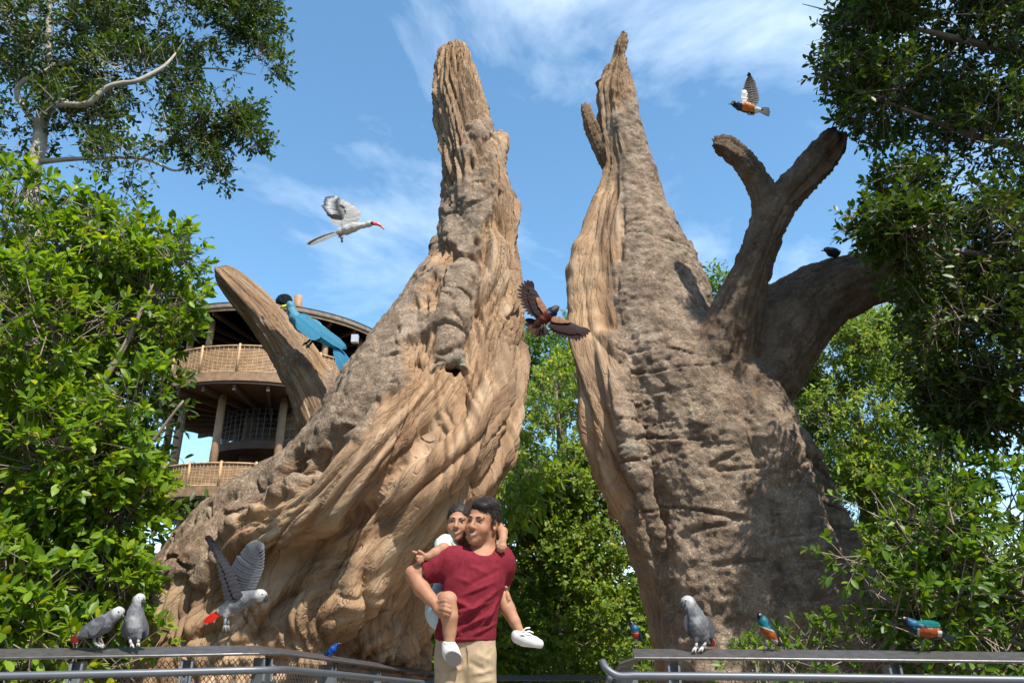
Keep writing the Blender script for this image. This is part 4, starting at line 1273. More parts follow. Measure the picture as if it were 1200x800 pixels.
def head_colour(v, c, R, sc, skin, col):
    l = ((v - c) @ R) / sc
    x, y, z = l.T
    ax = np.abs(x)
    front = (y < -.045)
    zc = -.067 + 9.0 * x * x
    mix = lambda m, c: col * (1 - m[:, None]) + np.array(c) * m[:, None]
    lip = front * sstep(.036, .029, ax) * sstep(.0125, .0085, np.abs(z - zc + .0015)) * (y < -.070)
    col = mix(lip, (0.27, 0.105, 0.075))
    teeth = front * sstep(.027, .020, ax) * sstep(.0052, .0030, np.abs(z - zc - .0005)) * (y < -.072)
    col = mix(teeth * .7, (0.42, 0.37, 0.30))
    blush = front * sstep(.028, .010, np.hypot(ax - .040, z + .035))
    col = col * (1 - blush[:, None] * np.array((-.03, .10, .12)))
    return l, col

def eyes_and_brows(root, body_v, c, R, sc, brow_col, squint=1.0):
    l = ((body_v - c) @ R) / sc
    for s in (-1, 1):
        near = (np.abs(l[:, 0] - s * .030) < .008) & (np.abs(l[:, 2] - .001) < .007) & (l[:, 1] < 0)
        y0 = l[near, 1].mean() if near.any() else -.08
        u = np.linspace(0, 2 * np.pi, 17)[:-1]; w = np.linspace(0, np.pi, 11)
        q = np.array([(math.sin(b) * math.cos(a), math.cos(b), math.sin(b) * math.sin(a)) for b in w for a in u])
        v = np.array((s * .030, y0 + .0015, .001)) + q * np.array((.0145, .0045, .0062 * squint))
        f = [(i * 16 + j, i * 16 + (j + 1) % 16, (i + 1) * 16 + (j + 1) % 16, (i + 1) * 16 + j) for i in range(10) for j in range(16)]
        col = np.tile(np.array((.46, .42, .38)), (len(v), 1))
        col[np.abs(q[:, 0] + .10) < .52] = (.022, .013, .009)
        col[q[:, 2] > .50] = (.02, .014, .011)
        col[np.abs(q[:, 0]) > .86] = (.30, .16, .12)
        part('eye', c + (v * sc) @ R.T, np.array(f), m_eye, root, col=col)
        mb = MB()
        br = []
        for t in np.linspace(0, 1, 6):
            bx = .012 + .038 * t
            bz = .0195 + .0045 * math.sin(t * 2.2)
            nb = (np.abs(l[:, 0] - s * bx) < .006) & (np.abs(l[:, 2] - bz) < .006) & (l[:, 1] < 0)
            by = l[nb, 1].mean() if nb.any() else -.085
            br.append(c + R @ (np.array((s * bx, by - .0002, bz)) * sc))
        mb.tube(br, np.array((.0034, .0046, .0046, .0040, .0030, .0014)) * sc, 6)
        part('eyebrow', np.vstack(mb.v), [np.vstack(mb.q), np.vstack(mb.t)], m_hair, root, col=np.tile(np.array(brow_col), (len(np.vstack(mb.v)), 1)))

def hair_mesh(root, c, R, sc, cl, child=False):
    W = lambda q: c + (R @ np.array(q, float)) * sc
    S = SDF(c - .2 * sc, c + .2 * sc, .0042)
    E = lambda q, r, k=.01, sub=False: S.ell(W(q), np.array(r) * sc, R.T, k * sc, sub)
    C = lambda a, b, ra, rb, k=.01, sub=False: S.cap(W(a), W(b), ra * sc, rb * sc, k * sc, sub)
    if not child:
        E((0, .024, .044), (.0780, .094, .083)); E((0, .055, -.004), (.066, .048, .052))
        E((0, -.098, -.030), (.088, .072, .100), .006, True)
        for s in (-1, 1):
            E((s * .088, -.042, -.035), (.035, .052, .078), .006, True)
            E((s * .084, .008, -.030), (.024, .034, .050), .006, True)
        E((.006, -.030, .088), (.056, .045, .026), .02); E((.012, .010, .104), (.052, .06, .024), .02); E((.020, -.058, .084), (.036, .022, .022), .015)   # hair combed up and back
    else:
        E((0, .022, .044), (.079, .098, .084)); E((0, .05, -.01), (.070, .055, .07))
        E((0, -.092, -.042), (.082, .066, .108), .01, True)
        for s in (-1, 1): E((s * .086, -.02, -.06), (.035, .055, .07), .01, True)
        E((-.02, .118, .045), (.038, .042, .042), .015)
    v, q = S.mesh(); v = relax(v, q, 1)
    n = vnormals(v, q)
    l = ((v - c) @ R) / sc
    v = v + n * (.0022 * noise3(l * np.array((90, 22, 40)), 5))[:, None]
    # loose strands lying over the mass
    r3 = np.random.default_rng(12); n = vnormals(v, q)
    pick = r3.choice(len(v), min(len(v), 1800 if not child else 1000), replace=False)
    pos, nn = v[pick], n[pick]; ll = l[pick]
    flow = np.where(((ll[:, 2] > .075) & (ll[:, 1] < .05))[:, None], np.array((.35, .75, .75)), np.array((.05, .55, -.85))) if not child else np.tile(np.array((-.1, 1.0, .15)), (len(pick), 1))
    d = unit(flow @ R.T + nn * .22 + .12 * r3.normal(size=pos.shape))
    L = (.018 + .014 * r3.random(len(pick)))[:, None] * sc
    sd = unit(np.cross(d, nn)); e = pos + d * L; mid = pos + d * L * .5 + nn * L * .12
    w = .0011 * sc
    sv = np.stack([pos - sd * w, pos + sd * w, mid - sd * w, mid + sd * w, mid + nn * w, e], 1).reshape(-1, 3)
    b0 = (np.arange(len(pick)) * 6)[:, None] + len(v)
    tri = np.concatenate([b0 + np.array(t) for t in ((0, 2, 4), (1, 4, 3), (0, 4, 1), (2, 5, 4), (3, 4, 5), (2, 3, 5))])
    vv = np.vstack([v, sv])
    shade = np.ones(len(vv)); shade[len(v):] = np.repeat(.8 + .7 * r3.random(len(pick)), 6)
    part('hair', vv, [q, tri], m_hair, root, col=np.array(cl)[None] * shade[:, None])

def fingers(F, S, rows):
    for r in rows: F.chain(S, r, .003)

# ---- man
FM = Fig(3.8)
mroot = thing('person', 'smiling man in maroon T-shirt and beige trousers carrying a child piggyback', 'person', P(545, 900, 3.8) * np.array((1, 1, 0)))
hc = FM.p(564.5, 613, 4); hR = rotm(-25, 4, 8); hs = 0.94
S = SDF(FM.p(455, 560, 0) - np.array((.02, .35, 0)), FM.p(640, 560, 0) + np.array((0, .40, .05)), .0046)
lo = np.array((FM.p(455, 700)[0] - .03, 3.8 - .38, -.02)); hi = np.array((FM.p(625, 700)[0], 3.8 + .36, FM.p(560, 570)[2] + .05))
S = SDF(lo, hi, .0048)
head_prims(S, hc, hR, hs)
FM.chain(S, [(569, 626, 13.5, -4), (567, 645, 14, -6), (562, 665, 22, -4)], .02)
FM.chain(S, [(562, 668, 26, -2), (554, 705, 27, 0), (547, 745, 22, -2), (546, 768, 18, -4)], .03)
FM.chain(S, [(584, 655, 12, -6), (537, 658, 13, -2)], .04)
FM.chain(S, [(531, 657, 12, 0), (507, 665, 11, 5), (484, 671, 9, 8)], .02)                 # upper arm
FM.chain(S, [(484, 673, 9, 8), (494, 689, 9.2, 14), (504, 701, 7.4, 20), (511, 708, 6, 24)], .01)   # forearm
S.ell(FM.p(516, 713, 27), np.array((.036, .022, .030)), k=.012)
fingers(FM, S, [[(516, 709, 3.0, 30), (522, 709, 2.8, 37), (527, 711, 2.4, 39)], [(516, 713, 3.0, 31), (522, 714, 2.9, 39), (527.5, 716, 2.4, 40)],
                [(515, 717, 2.9, 30), (521, 718.5, 2.8, 38), (526, 720.5, 2.3, 39)], [(514, 720, 2.7, 28), (519, 723, 2.5, 35), (523, 725, 2.1, 36)], [(513, 706, 3.2, 27), (519, 703.5, 2.9, 33), (523, 704, 2.4, 37)]])
FM.chain(S, [(586, 655, 11, -8), (590, 672, 11, -28), (586, 696, 10, -46)], .02)                # far arm goes back round the child
FM.chain(S, [(586, 697, 9.5, -46), (588, 700, 8, -26), (588, 701, 6.5, -12)], .01)
S.ell(FM.p(589, 700, -8), np.array((.022, .03, .030)), k=.01)
fingers(FM, S, [[(590, 694, 2.6, -4), (594, 695, 2.5, 0), (596, 698, 2.1, 3)], [(590, 698, 2.7, -3), (594.5, 699, 2.5, 2), (596.5, 702, 2.1, 4)], [(590, 702, 2.6, -3), (594, 703, 2.4, 2), (595.5, 706, 2, 4)],
                [(589, 705, 2.4, -4), (592, 707, 2.2, 0), (593, 709, 1.9, 2)], [(588, 694, 2.8, -6), (591, 690, 2.6, -2), (593, 688, 2.2, 1)]])
for sx in (-1, 1):
    FM.chain(S, [(545 + sx * 14, 780, 18, -2), (545 + sx * 17, 850, 15, 2), (545 + sx * 19, 905, 11, 4), (545 + sx * 20, 960, 10, 0), (545 + sx * 21, 1030, 7.5, -4)], .03)
    FM.chain(S, [(545 + sx * 21, 1036, 7, -4), (545 + sx * 24, 1052, 7, 24)], .02)
v, q = S.mesh(); v = relax(v, q, 1, .4)
col = np.tile(np.array((0.315, 0.155, 0.088)), (len(v), 1))
_, col = head_colour(v, hc, hR, hs, None, col)
part('body', v, q, m_skin, mroot, col=col)
eyes_and_brows(mroot, v, hc, hR, hs, (.022, .016, .013), .55)
hair_mesh(mroot, hc, hR, hs, (.020, .015, .013))

def cloth(v, q, amp, scale, seed, dirv=(0.3, 0, 1), creases=()):
    n = vnormals(v, q)
    x, y, _ = proj(v)
    d = amp * fbm(v * np.asarray(scale), 3, seed)
    for (x0, y0, x1, y1, w, a) in creases:                        # a fold as a soft ridge between two points
        ex, ey = x1 - x0, y1 - y0; L = math.hypot(ex, ey)
        t = np.clip(((x - x0) * ex + (y - y0) * ey) / L ** 2, 0, 1)
        dd = np.hypot(x - x0 - t * ex, y - y0 - t * ey)
        d = d + a * np.exp(-(dd / w) ** 2) * np.sin(np.pi * np.clip(t, .04, .96)) * (n[:, 1] < .2)
    return v + n * d[:, None]

S = SDF((lo[0], lo[1], .85), (hi[0], hi[1], hi[2] - .1), .0055)
FM.chain(S, [(530, 743, 20, 0), (537, 715, 18, 2), (543, 688, 20, 4), (547, 664, 20, 2)], .05)
FM.chain(S, [(562, 744, 19, 0), (564, 712, 18, 2), (569, 685, 19, 4), (576, 660, 19, 0)], .05)
FM.chain(S, [(546, 744, 24, -2), (552, 705, 25, -2), (560, 668, 25, -4)], .05)
FM.chain(S, [(545, 742, 22, 4), (555, 690, 23, 6)], .04)
FM.chain(S, [(566, 658, 20, -10), (564, 664, 22, -6)], .03)
FM.chain(S, [(586, 650, 13, -5), (588, 660, 14, -8), (589, 675, 14, -22)], .04)
FM.chain(S, [(540, 657, 17, -1), (527, 659, 16.5, 2), (512, 664, 14.5, 4), (499, 670, 14, 6)], .04)
S.ell(FM.p(567, 629, 12), np.array((.068, .12, .094)), rotm(0, 0, 10), k=.010, sub=True)                        # neckline
S.cap(FM.p(486, 676, 8), FM.p(490, 672, 7), .058, .058, .006, True)                               # open cuff
S.ell(FM.p(546, 752, 0) - np.array((0, 0, 1.0)), np.array((1.0, 1.0, 1.0)), k=.008, sub=True)                               # hem
v, q = S.mesh(); v = relax(v, q, 2)
v = cloth(v, q, .006, (9, 9, 6), 3, creases=[(505, 690, 562, 716, 2.6, .014), (518, 738, 588, 688, 2.6, .017), (516, 724, 578, 704, 2.4, .014), (528, 744, 584, 712, 2.4, .014), (514, 708, 542, 746, 2.4, .010),
    (514, 652, 501, 682, 2.0, .010), (521, 654, 511, 686, 2.0, -.010), (528, 656, 520, 690, 2.2, .008), (545, 662, 578, 674, 3, .007), (560, 738, 587, 698, 2.2, .014), (540, 690, 588, 666, 3, -.009), (535, 700, 584, 680, 2.2, .010),
    (512, 732, 540, 744, 2.2, .010), (550, 746, 583, 728, 2.0, .010), (523, 700, 530, 730, 2.2, -.010), (532, 676, 556, 684, 3.0, .006), (509, 748.5, 583, 748.5, 1.4, .004)])
shirt = part('shirt', v, q, m_shirt, mroot)
def seam(rows, name, mat, parent, r=.0022, target=v):
    """a raised stitch line laid on the nearest cloth"""
    pts = []
    for (x, y) in rows:
        px_, py_p, dd_ = proj(target)
        near_ = np.hypot(px_ - x, py_p - y)
        c_ = np.flatnonzero(near_ < 2.2)
        if len(c_): pts.append(target[c_[dd_[c_].argmin()]])
    if len(pts) < 3: return
    mb = MB(); mb.tube(relax_line(pts), r, 6); mb.build(name, mat, parent, True)
def relax_line(p):
    p = np.array(p)
    for _ in range(3): p[1:-1] = (p[:-2] + 2 * p[1:-1] + p[2:]) / 4
    return p
seam([(x, 747.0) for x in range(513, 581, 3)], 'hem_seam', m_shirt, shirt)
S = SDF((lo[0], lo[1], .02), (hi[0], hi[1], 1.15), .007)
FM.chain(S, [(546, 745, 24, -2), (546, 778, 22, -2)], .04); FM.chain(S, [(531, 745, 20, -2), (530, 772, 20, 0)], .04); FM.chain(S, [(561, 745, 20, -2), (561, 772, 20, 0)], .04)
for sx in (-1, 1):
    FM.chain(S, [(545 + sx * 15, 772, 22, 0), (545 + sx * 18, 830, 20, 2), (545 + sx * 20, 905, 16, 4), (545 + sx * 20, 970, 14.5, 0), (545 + sx * 21, 1030, 13, -2)], .02)
v, q = S.mesh(); v = relax(v, q, 2)
v = cloth(v, q, .007, (8, 8, 4), 13, creases=[(546, 756, 546, 782, 1.6, -.010), (515, 762, 530, 775, 1.5, -.006), (577, 760, 565, 774, 1.5, -.006), (552, 790, 580, 784, 2.2, .010), (520, 790, 542, 782, 2.2, .010), (556, 800, 578, 796, 2, .008), (545, 772, 575, 790, 3, -.008), (545, 772, 520, 795, 3, -.008), (555, 765, 578, 775, 3, .006)])
tr = part('trousers', v, q, m_chino, mroot)
seam([(546.5 + .05 * (y - 752), y) for y in range(753, 786, 3)], 'fly_seam', m_chino, tr, .002, v)
seam([(517 + .55 * (y - 756), y) for y in range(756, 780, 3)], 'pocket_seam', m_chino, tr, .002, v)
seam([(578 - .55 * (y - 756), y) for y in range(756, 780, 3)], 'pocket_seam', m_chino, tr, .002, v)
for sx in (-1, 1):
    S = SDF(FM.p(545 + sx * 22, 1045, 0) - .25, FM.p(545 + sx * 22, 1045, 0) + .25, .009)
    FM.chain(S, [(545 + sx * 21, 1040, 11, -8), (545 + sx * 22, 1046, 11, 4), (545 + sx * 25, 1058, 10, 30)], .03)
    v, q = S.mesh(); v[:, 2] = np.maximum(v[:, 2], 0.002)
    part('shoe', v, q, m_leather, mroot)

# ---- child on his back
FC = Fig(3.8)
croot = thing('person', 'small child in pale mint dress and white shoes riding on the man', 'person', FC.p(525, 715, -30))
kc = FC.p(537.5, 613, -14); kR = rotm(-4, 2, 4); ks = 0.80
S = SDF((FC.p(478, 650)[0], 3.8 - .30, FC.p(540, 790)[2]), (FC.p(650, 650)[0], 3.8 + .34, FC.p(540, 575)[2]), .0044)
head_prims(S, kc, kR, ks, True)
FC.chain(S, [(538, 630, 8, -18), (537, 645, 8.5, -24), (532, 655, 14, -30)], .015)
FC.chain(S, [(531, 660, 16, -34), (528, 690, 17, -36), (524, 712, 18, -32)], .03)
FC.chain(S, [(525, 641, 7, 0), (519, 643, 6.8, 8), (510, 648, 6, 12), (502, 652, 4.8, 15)], .01)          # pointing arm
S.ell(FC.p(496, 652.5, 16), np.array((.022, .014, .016)), k=.008)
fingers(FC, S, [[(494, 650, 2.1, 17), (489, 648, 1.9, 18), (484, 646, 1.5, 18)], [(494, 652.5, 2.0, 19), (489, 652, 1.9, 20), (487.5, 654, 1.6, 18)], [(494, 655, 2.0, 19), (490, 656, 1.8, 20), (489.5, 658, 1.5, 18)],
                [(495, 657, 1.8, 18), (492, 658.5, 1.7, 19), (492, 660, 1.4, 17)], [(497, 649.5, 2.1, 18), (493, 646.5, 1.8, 20), (490.5, 645.2, 1.5, 21)]])
FC.chain(S, [(548, 640, 7, -24), (563, 634, 7, -30), (576, 622, 6.5, -20), (584, 618.5, 6.2, -8), (589, 623, 5.6, 4), (589.5, 631, 4.8, 11)], .012)   # arm round his neck
S.ell(FC.p(588.5, 635.5, 14), np.array((.020, .014, .022)), k=.008)
fingers(FC, S, [[(585.5, 637, 2.0, 15), (584.2, 641, 1.9, 16), (583.5, 645, 1.6, 14)], [(587.5, 639, 2.0, 17), (587, 643, 1.9, 17), (586.5, 646, 1.6, 15)], [(590, 639, 2.0, 17), (590, 643, 1.8, 17), (589.5, 645.5, 1.5, 15)],
                [(592, 638, 1.9, 15), (592.5, 641, 1.7, 15), (592, 643.5, 1.4, 13)], [(585, 634, 2.0, 14), (582.5, 637, 1.8, 15), (581.5, 640, 1.5, 14)]])
FC.chain(S, [(519, 712, 13, -22), (521, 706, 12.5, 8), (525, 704, 11, 26)], .012)                         # near leg
FC.chain(S, [(525, 705, 11, 26), (527, 722, 10, 28), (527, 740, 7.6, 27), (526.5, 754, 6, 28)], .008)
FC.chain(S, [(562, 712, 13, -34), (580, 704, 11.5, -18), (588, 699, 9.5, -6)], .012)                       # far leg
FC.chain(S, [(588, 699, 9.5, -6), (595, 713, 8.6, -2), (603, 728, 6.6, 2), (608, 738, 5.4, 4)], .008)
FC.chain(S, [(526.5, 755, 5.5, 28), (528, 761, 4, 29)], .006); FC.chain(S, [(608, 740, 5, 4), (627, 751, 4, 7)], .006)
v, q = S.mesh(); v = relax(v, q, 1, .4)
col = np.tile(np.array((0.33, 0.17, 0.10)), (len(v), 1))
_, col = head_colour(v, kc, kR, ks, None, col)
part('body', v, q, m_skin, croot, col=col)
eyes_and_brows(croot, v, kc, kR, ks, (.03, .02, .016), .95)
hair_mesh(croot, kc, kR, ks, (.020, .014, .012), True)
S = SDF((FC.p(478, 650)[0], 3.8 - .25, FC.p(540, 760)[2]), (FC.p(600, 650)[0], 3.8 + .36, FC.p(540, 610)[2]), .005)
FC.chain(S, [(533, 652, 16, -30), (529, 685, 19, -34), (524, 708, 23, -28), (520, 716, 22, -18)], .03)
FC.chain(S, [(525, 705, 20, -28), (562, 712, 17, -38)], .03)
for (x, y, r, z) in ((522, 634, 9, -4), (517, 637, 8, 0), (527, 633, 8, -6), (515, 641, 6.5, 4), (523, 641, 7, 2), (529, 640, 8, -8)):   # puffed sleeve
    S.ell(FC.p(x, y, z), r * FC.s(y), k=.008)
S.cap(FC.p(529, 642, -14), FC.p(533, 655, -26), .045, .055, .02)
v, q = S.mesh(); v = relax(v, q, 1)
v = cloth(v, q, .005, (16, 16, 10), 23)
x, y, _ = proj(v)
col = np.tile(np.array((0.42, 0.48, 0.465)), (len(v), 1))
st = (np.sin((x * .55 + y * .8) * .9) > .35) & (y < 648)
col[st] = (0.36, 0.55, 0.47)
low = y > 662
col[low] = (0.34, 0.44, 0.50)
part('dress', v, q, m_dress, croot, col=col)

def child_shoe(rows, sole_pts, lace, seed):
    pts = np.array([FC.p(x, y, z) for (x, y, r, z) in rows])
    S = SDF(pts.min(0) - .09, pts.max(0) + .09, .004)
    FC.chain(S, rows, .01)
    v, q = S.mesh(); v = relax(v, q, 1)
    a, b, n = sole_pts                                             # sole plane: two points along it and the way it faces
    n = unit(np.array(n, float)); o = FC.p(*a)
    d = (v - o) @ n
    v = v - np.maximum(d, 0)[:, None] * n                           # flatten the sole
    d = (v - o) @ n
    col = np.tile(np.array((0.50, 0.49, 0.475)), (len(v), 1))
    col[d > -.002] = (0.20, 0.19, 0.19) if seed else (0.62, 0.60, 0.57)
    sh = part('shoe', v, q, m_shoe, croot, col=col)
    for (l0, l1, l2) in lace:
        mb = MB(); mb.tube(cat_rom([FC.p(*l0), FC.p(*l1), FC.p(*l2)], 6), .0032, 6)
        vv = np.vstack(mb.v)
        part('lace', vv, [np.vstack(mb.q), np.vstack(mb.t)], m_shoe, sh, col=np.tile(np.array((.8, .8, .78)), (len(vv), 1)))
child_shoe([(526, 757, 8.5, 27), (528, 763, 9.5, 30), (532, 771, 9.0, 33)], ((530, 768, 37.5), None, (0.12, -0.86, -.5)), [((521, 752, 33), (527, 757, 38), (533, 754, 34)), ((522, 757, 35), (528, 761, 39), (534, 759, 35))], 1)
child_shoe([(607, 745, 8.2, 4), (616, 749, 8.0, 6), (626, 752.5, 6.6, 8), (632, 754, 5.2, 8)], ((618, 757.5, 6), None, (-.10, 0.0, -1)),
           [((611, 741, 10), (616, 736, 12), (621, 735, 11)), ((613, 743, 13), (619, 739, 15), (625, 741, 13)), ((609, 744, 12), (613, 743, 14), (618, 747, 13))], 0)
# ------------------------------------------------------------------ birds
m_feather = attr_mat('feather', 0.5, spec=0.12, var=0.22, scale=70, bump=0.4, bscale=130, stretch=(1, 1, .6))
m_plume = attr_mat('flight_feather', 0.6, spec=0.10, var=0.15, scale=60)
m_gloss = attr_mat('iridescent_feather', 0.42, spec=0.22, var=0.25, scale=80, bump=0.3, bscale=140)
m_horn = attr_mat('horn', 0.35, spec=0.5, var=0.08, scale=60)

PLUM = 0.62          # plumage is darker than the swatches read off in sunlight

class Bird:
    """one bird measured on an enlarged view: origin px, zoom factor, distance"""
    def __init__(self, name, label, cat, Y, ox, oy, zoom, mat=None, group=None, base=None):
        self.Y, self.ox, self.oy, self.z, self.mat = Y, ox, oy, zoom, mat or m_feather
        self.group = group
        self.root = thing(name, label, cat, self.w(*base), group)
        self.ch = []
    def w(self, x, y, z=0):
        px, py = self.ox + x / self.z, self.oy + y / self.z
        s = mpp(py, self.Y) / self.z
        return P(px, py, self.Y - z * s)
    def s(self, y): return mpp(self.oy + y / self.z, self.Y) / self.z
    def chain(self, *rows, k=0.25):
        """rows (x, y, r[, z]); k is blending as a share of the largest radius"""
        self.ch.append(([(r + (0,))[:4] if len(r) == 3 else r for r in rows], k)); return self
    def _sdf(self, chains, res):
        pts = np.array([self.w(x, y, z) for c, _ in chains for (x, y, r, z) in c]); R = max(r * self.s(y) for c, _ in chains for (x, y, r, z) in c)
        S = SDF(pts.min(0) - R * 1.4, pts.max(0) + R * 1.4, res)
        for c, k in chains:
            rm = max(r for (x, y, r, z) in c) * self.s(c[0][1])
            S.chain([self.w(x, y, z) for (x, y, r, z) in c], [r * self.s(y) for (x, y, r, z) in c], max(k * rm, res))
        v, q = S.mesh(); return relax(v, q, 1, .4), q
    def local(self, v):
        x, y, d = proj(v)
        return (x - self.ox) * self.z, (y - self.oy) * self.z, (self.Y - v[:, 1]) / self.s(300)
    def body(self, colfn, ruffle=0.0025, res=None):
        R = max(r * self.s(y) for c, _ in self.ch for (x, y, r, z) in c)
        v, q = self._sdf(self.ch, res or min(max(R / 13, .0018), .008))
        v = v + vnormals(v, q) * (ruffle * R / .05 * noise3(v * (2.2 / R), 4))[:, None]
        x, y, z = self.local(v)
        part('body', v, q, self.mat, self.root, col=PLUM * colfn(x, y, z, len(v)))
        return self
    def solid(self, name, rows, col, mat=None, k=0.25):
        rows = [(r + (0,))[:4] if len(r) == 3 else r for r in rows]
        R = max(r * self.s(y) for (x, y, r, z) in rows)
        v, q = self._sdf([(rows, k)], max(R / 5, .0011))
        c = col if callable(col) else None
        if c is not None: x, y, z = self.local(v); cc = c(x, y, z, len(v))
        else: cc = np.tile(np.array(col), (len(v), 1))
        part(name, v, q, mat or m_horn, self.root, col=cc); return self
    def leg(self, pts, r, toes, col=(.25, .23, .22)):
        mb = MB(); a = [self.w(*p) for p in pts]
        mb.tube(a, r * self.s(pts[-1][1]), 8)
        for t in toes: mb.tube([a[-1], (a[-1] + self.w(*t)) / 2 + np.array((0, 0, .25 * r * self.s(pts[-1][1]))), self.w(*t)], np.array((.95, .8, .45)) * r * self.s(pts[-1][1]), 6)
        v = np.vstack(mb.v); part('leg', v, [np.vstack(mb.q), np.vstack(mb.t)], m_horn, self.root, col=np.tile(np.array(col), (len(v), 1))); return self
    def eye(self, x, y, z, r, iris=(.7, .65, .4)):
        c = self.w(x, y, z); R = r * self.s(y)
        u = np.linspace(0, 2 * np.pi, 13)[:-1]; w = np.linspace(0, np.pi, 8)
        q = np.array([(math.sin(b) * math.cos(a), -math.cos(b), math.sin(b) * math.sin(a)) for b in w for a in u])
        f = np.array([(i * 12 + j, i * 12 + (j + 1) % 12, (i + 1) * 12 + (j + 1) % 12, (i + 1) * 12 + j) for i in range(7) for j in range(12)])
        col = np.tile(np.array(iris), (len(q), 1)); col[q[:, 1] < -.75] = (.01, .01, .01)
        part('eye', c + q * R, f, m_eye, self.root, col=col); return self
    def plumes(self, name, feathers, colfn, mat=None):
        """feathers: rows of (base xyz, tip xyz, width); each a cambered blade"""
        V, Q, C, n = [], [], [], 0
        prof = [(0, .30), (.18, .75), (.45, 1.0), (.75, .95), (.92, .62), (1.0, .12)]
        for fi, (b, t, w) in enumerate(feathers):
            B, T = self.w(*b), self.w(*t)
            d = unit(T - B); L = np.linalg.norm(T - B)
            s = unit(np.cross(d, np.array((0.05, -1.0, 0.12)))); nn = np.cross(s, d)
            W = 1.35 * w * self.s(b[1])
            rows = []
            for (u, ww) in prof:
                m = B + d * L * u + nn * (L * .03 * math.sin(u * 3.1))
                e = W * ww
                rows += [m - s * e - nn * e * .05, m + nn * e * .03, m + s * e - nn * e * .05]
            rows = np.array(rows)
            under = rows - nn * .0009
            V.append(np.vstack([rows, under]))
            m = len(prof)
            q = []
            for i in range(m - 1):
                for j in (0, 1):
                    a_ = i * 3 + j
                    q.append((a_, a_ + 1, a_ + 4, a_ + 3)); k_ = a_ + 3 * m; q.append((k_, k_ + 3, k_ + 4, k_ + 1))
            for i in range(m - 1):
                for j in (0, 2):
                    a_ = i * 3 + j; k_ = a_ + 3 * m
                    q.append((a_, a_ + 3, k_ + 3, k_) if j == 0 else (a_, k_, k_ + 3, a_ + 3))
            Q.append(np.array(q) + n); n += 6 * m
            u = np.repeat([p[0] for p in prof], 3); u = np.concatenate([u, u])
            sidev = np.tile(np.array((-1, 0, 1.0)), 2 * m)
            C.append(colfn(fi / max(1, len(feathers) - 1), u, sidev, fi))
        part(name, np.vstack(V), np.vstack(Q), mat or m_plume, self.root, smooth=False, col=PLUM * np.vstack(C)); return self
    def fan(self, base_line, tip_line, n, width, zb=0, zt=0, jit=0.0, lift=1.5):
        bl, tl = np.array(base_line, float), np.array(tip_line, float)
        def along(a, t):
            s = np.concatenate([[0], np.cumsum(np.linalg.norm(np.diff(a, axis=0), axis=1))])
            return np.array([np.interp(t * s[-1], s, a[:, c]) for c in range(a.shape[1])])
        r2 = np.random.default_rng(n); out = []
        for i in range(n):
            t = i / max(1, n - 1); b, e = along(bl, t), along(tl, t)
            e = b + (e - b) * (1 + jit * r2.normal())
            zz = (i % 2) * lift * .5
            out.append(((b[0], b[1], zb + zz), (e[0], e[1], zt + zz), width))
        return out

def flat(c):
    c = np.array(c)
    return lambda t, u, s, i: np.tile(c * (1 + .12 * math.sin(i * 2.3)), (len(u), 1))
def full(n, c): return np.tile(np.array(c, float), (n, 1))
GREY, PALE, DARK, WHITE = (.175, .18, .195), (.36, .365, .375), (.055, .055, .064), (.60, .60, .60)

def parrot_cols(head, hr, belly=None, tail=None):
    def f(x, y, z, n):
        c = full(n, GREY)
        sc = np.sin(x * .20 + 1.3 * np.sin(y * .09)) * np.sin(y * .22)
        c *= (1 + .22 * sc)[:, None]
        if belly:
            m = sstep(belly[2], belly[2] * .4, np.hypot(x - belly[0], y - belly[1]))[:, None]; c = c * (1 - m) + np.array(PALE) * m
        m = sstep(hr * 1.75, hr * .9, np.hypot(x - head[0], y - head[1]))[:, None]
        c = c * (1 - m) + np.array((.56, .56, .56)) * m
        return c
    return f

G1 = 'grey parrots on and over the railings'
# parrot leaning along the left railing
b = Bird('grey_parrot', 'grey parrot leaning forward on the railing with its back to a leafy tree', 'parrot', 4.62, 80, 680, 6.66, group=G1, base=(230, 505))
b.chain((395, 245, 40), (380, 255, 42), (340, 285, 48), (290, 330, 66), (235, 360, 70), (170, 390, 52), (110, 425, 30), (60, 452, 14)).body(parrot_cols((400, 245), 44))
b.solid('beak', [(420, 265, 17, 0), (428, 282, 12, 4), (416, 297, 5, 4)], (.02, .02, .022)).eye(395, 238, 40, 8)
b.plumes('wing', [((275 - 6 * i, 290 + 9 * i, 58), (85 + 14 * i, 425 + 3 * i, 40 + 2 * i), 30) for i in range(7)] + [((290 - 8 * i, 300 + 11 * i, 66), (200 - 8 * i, 345 + 12 * i, 66), 30) for i in range(6)], flat((.13, .133, .145)))
b.plumes('tail', [((110, 420, 6 * i), (15 + 6 * i, 470 + 4 * i, 6 * i), 20) for i in range(4)], flat((.20, .02, .015)))
b.leg([(205, 420, 20), (205, 480, 22), (222, 500, 24)], 11, [(240, 515, 34), (270, 525, 20), (205, 505, 20)]).leg([(245, 420, -10), (238, 475, -8), (250, 498, -4)], 11, [(275, 522, 10), (285, 510, 0), (235, 505, -10)])
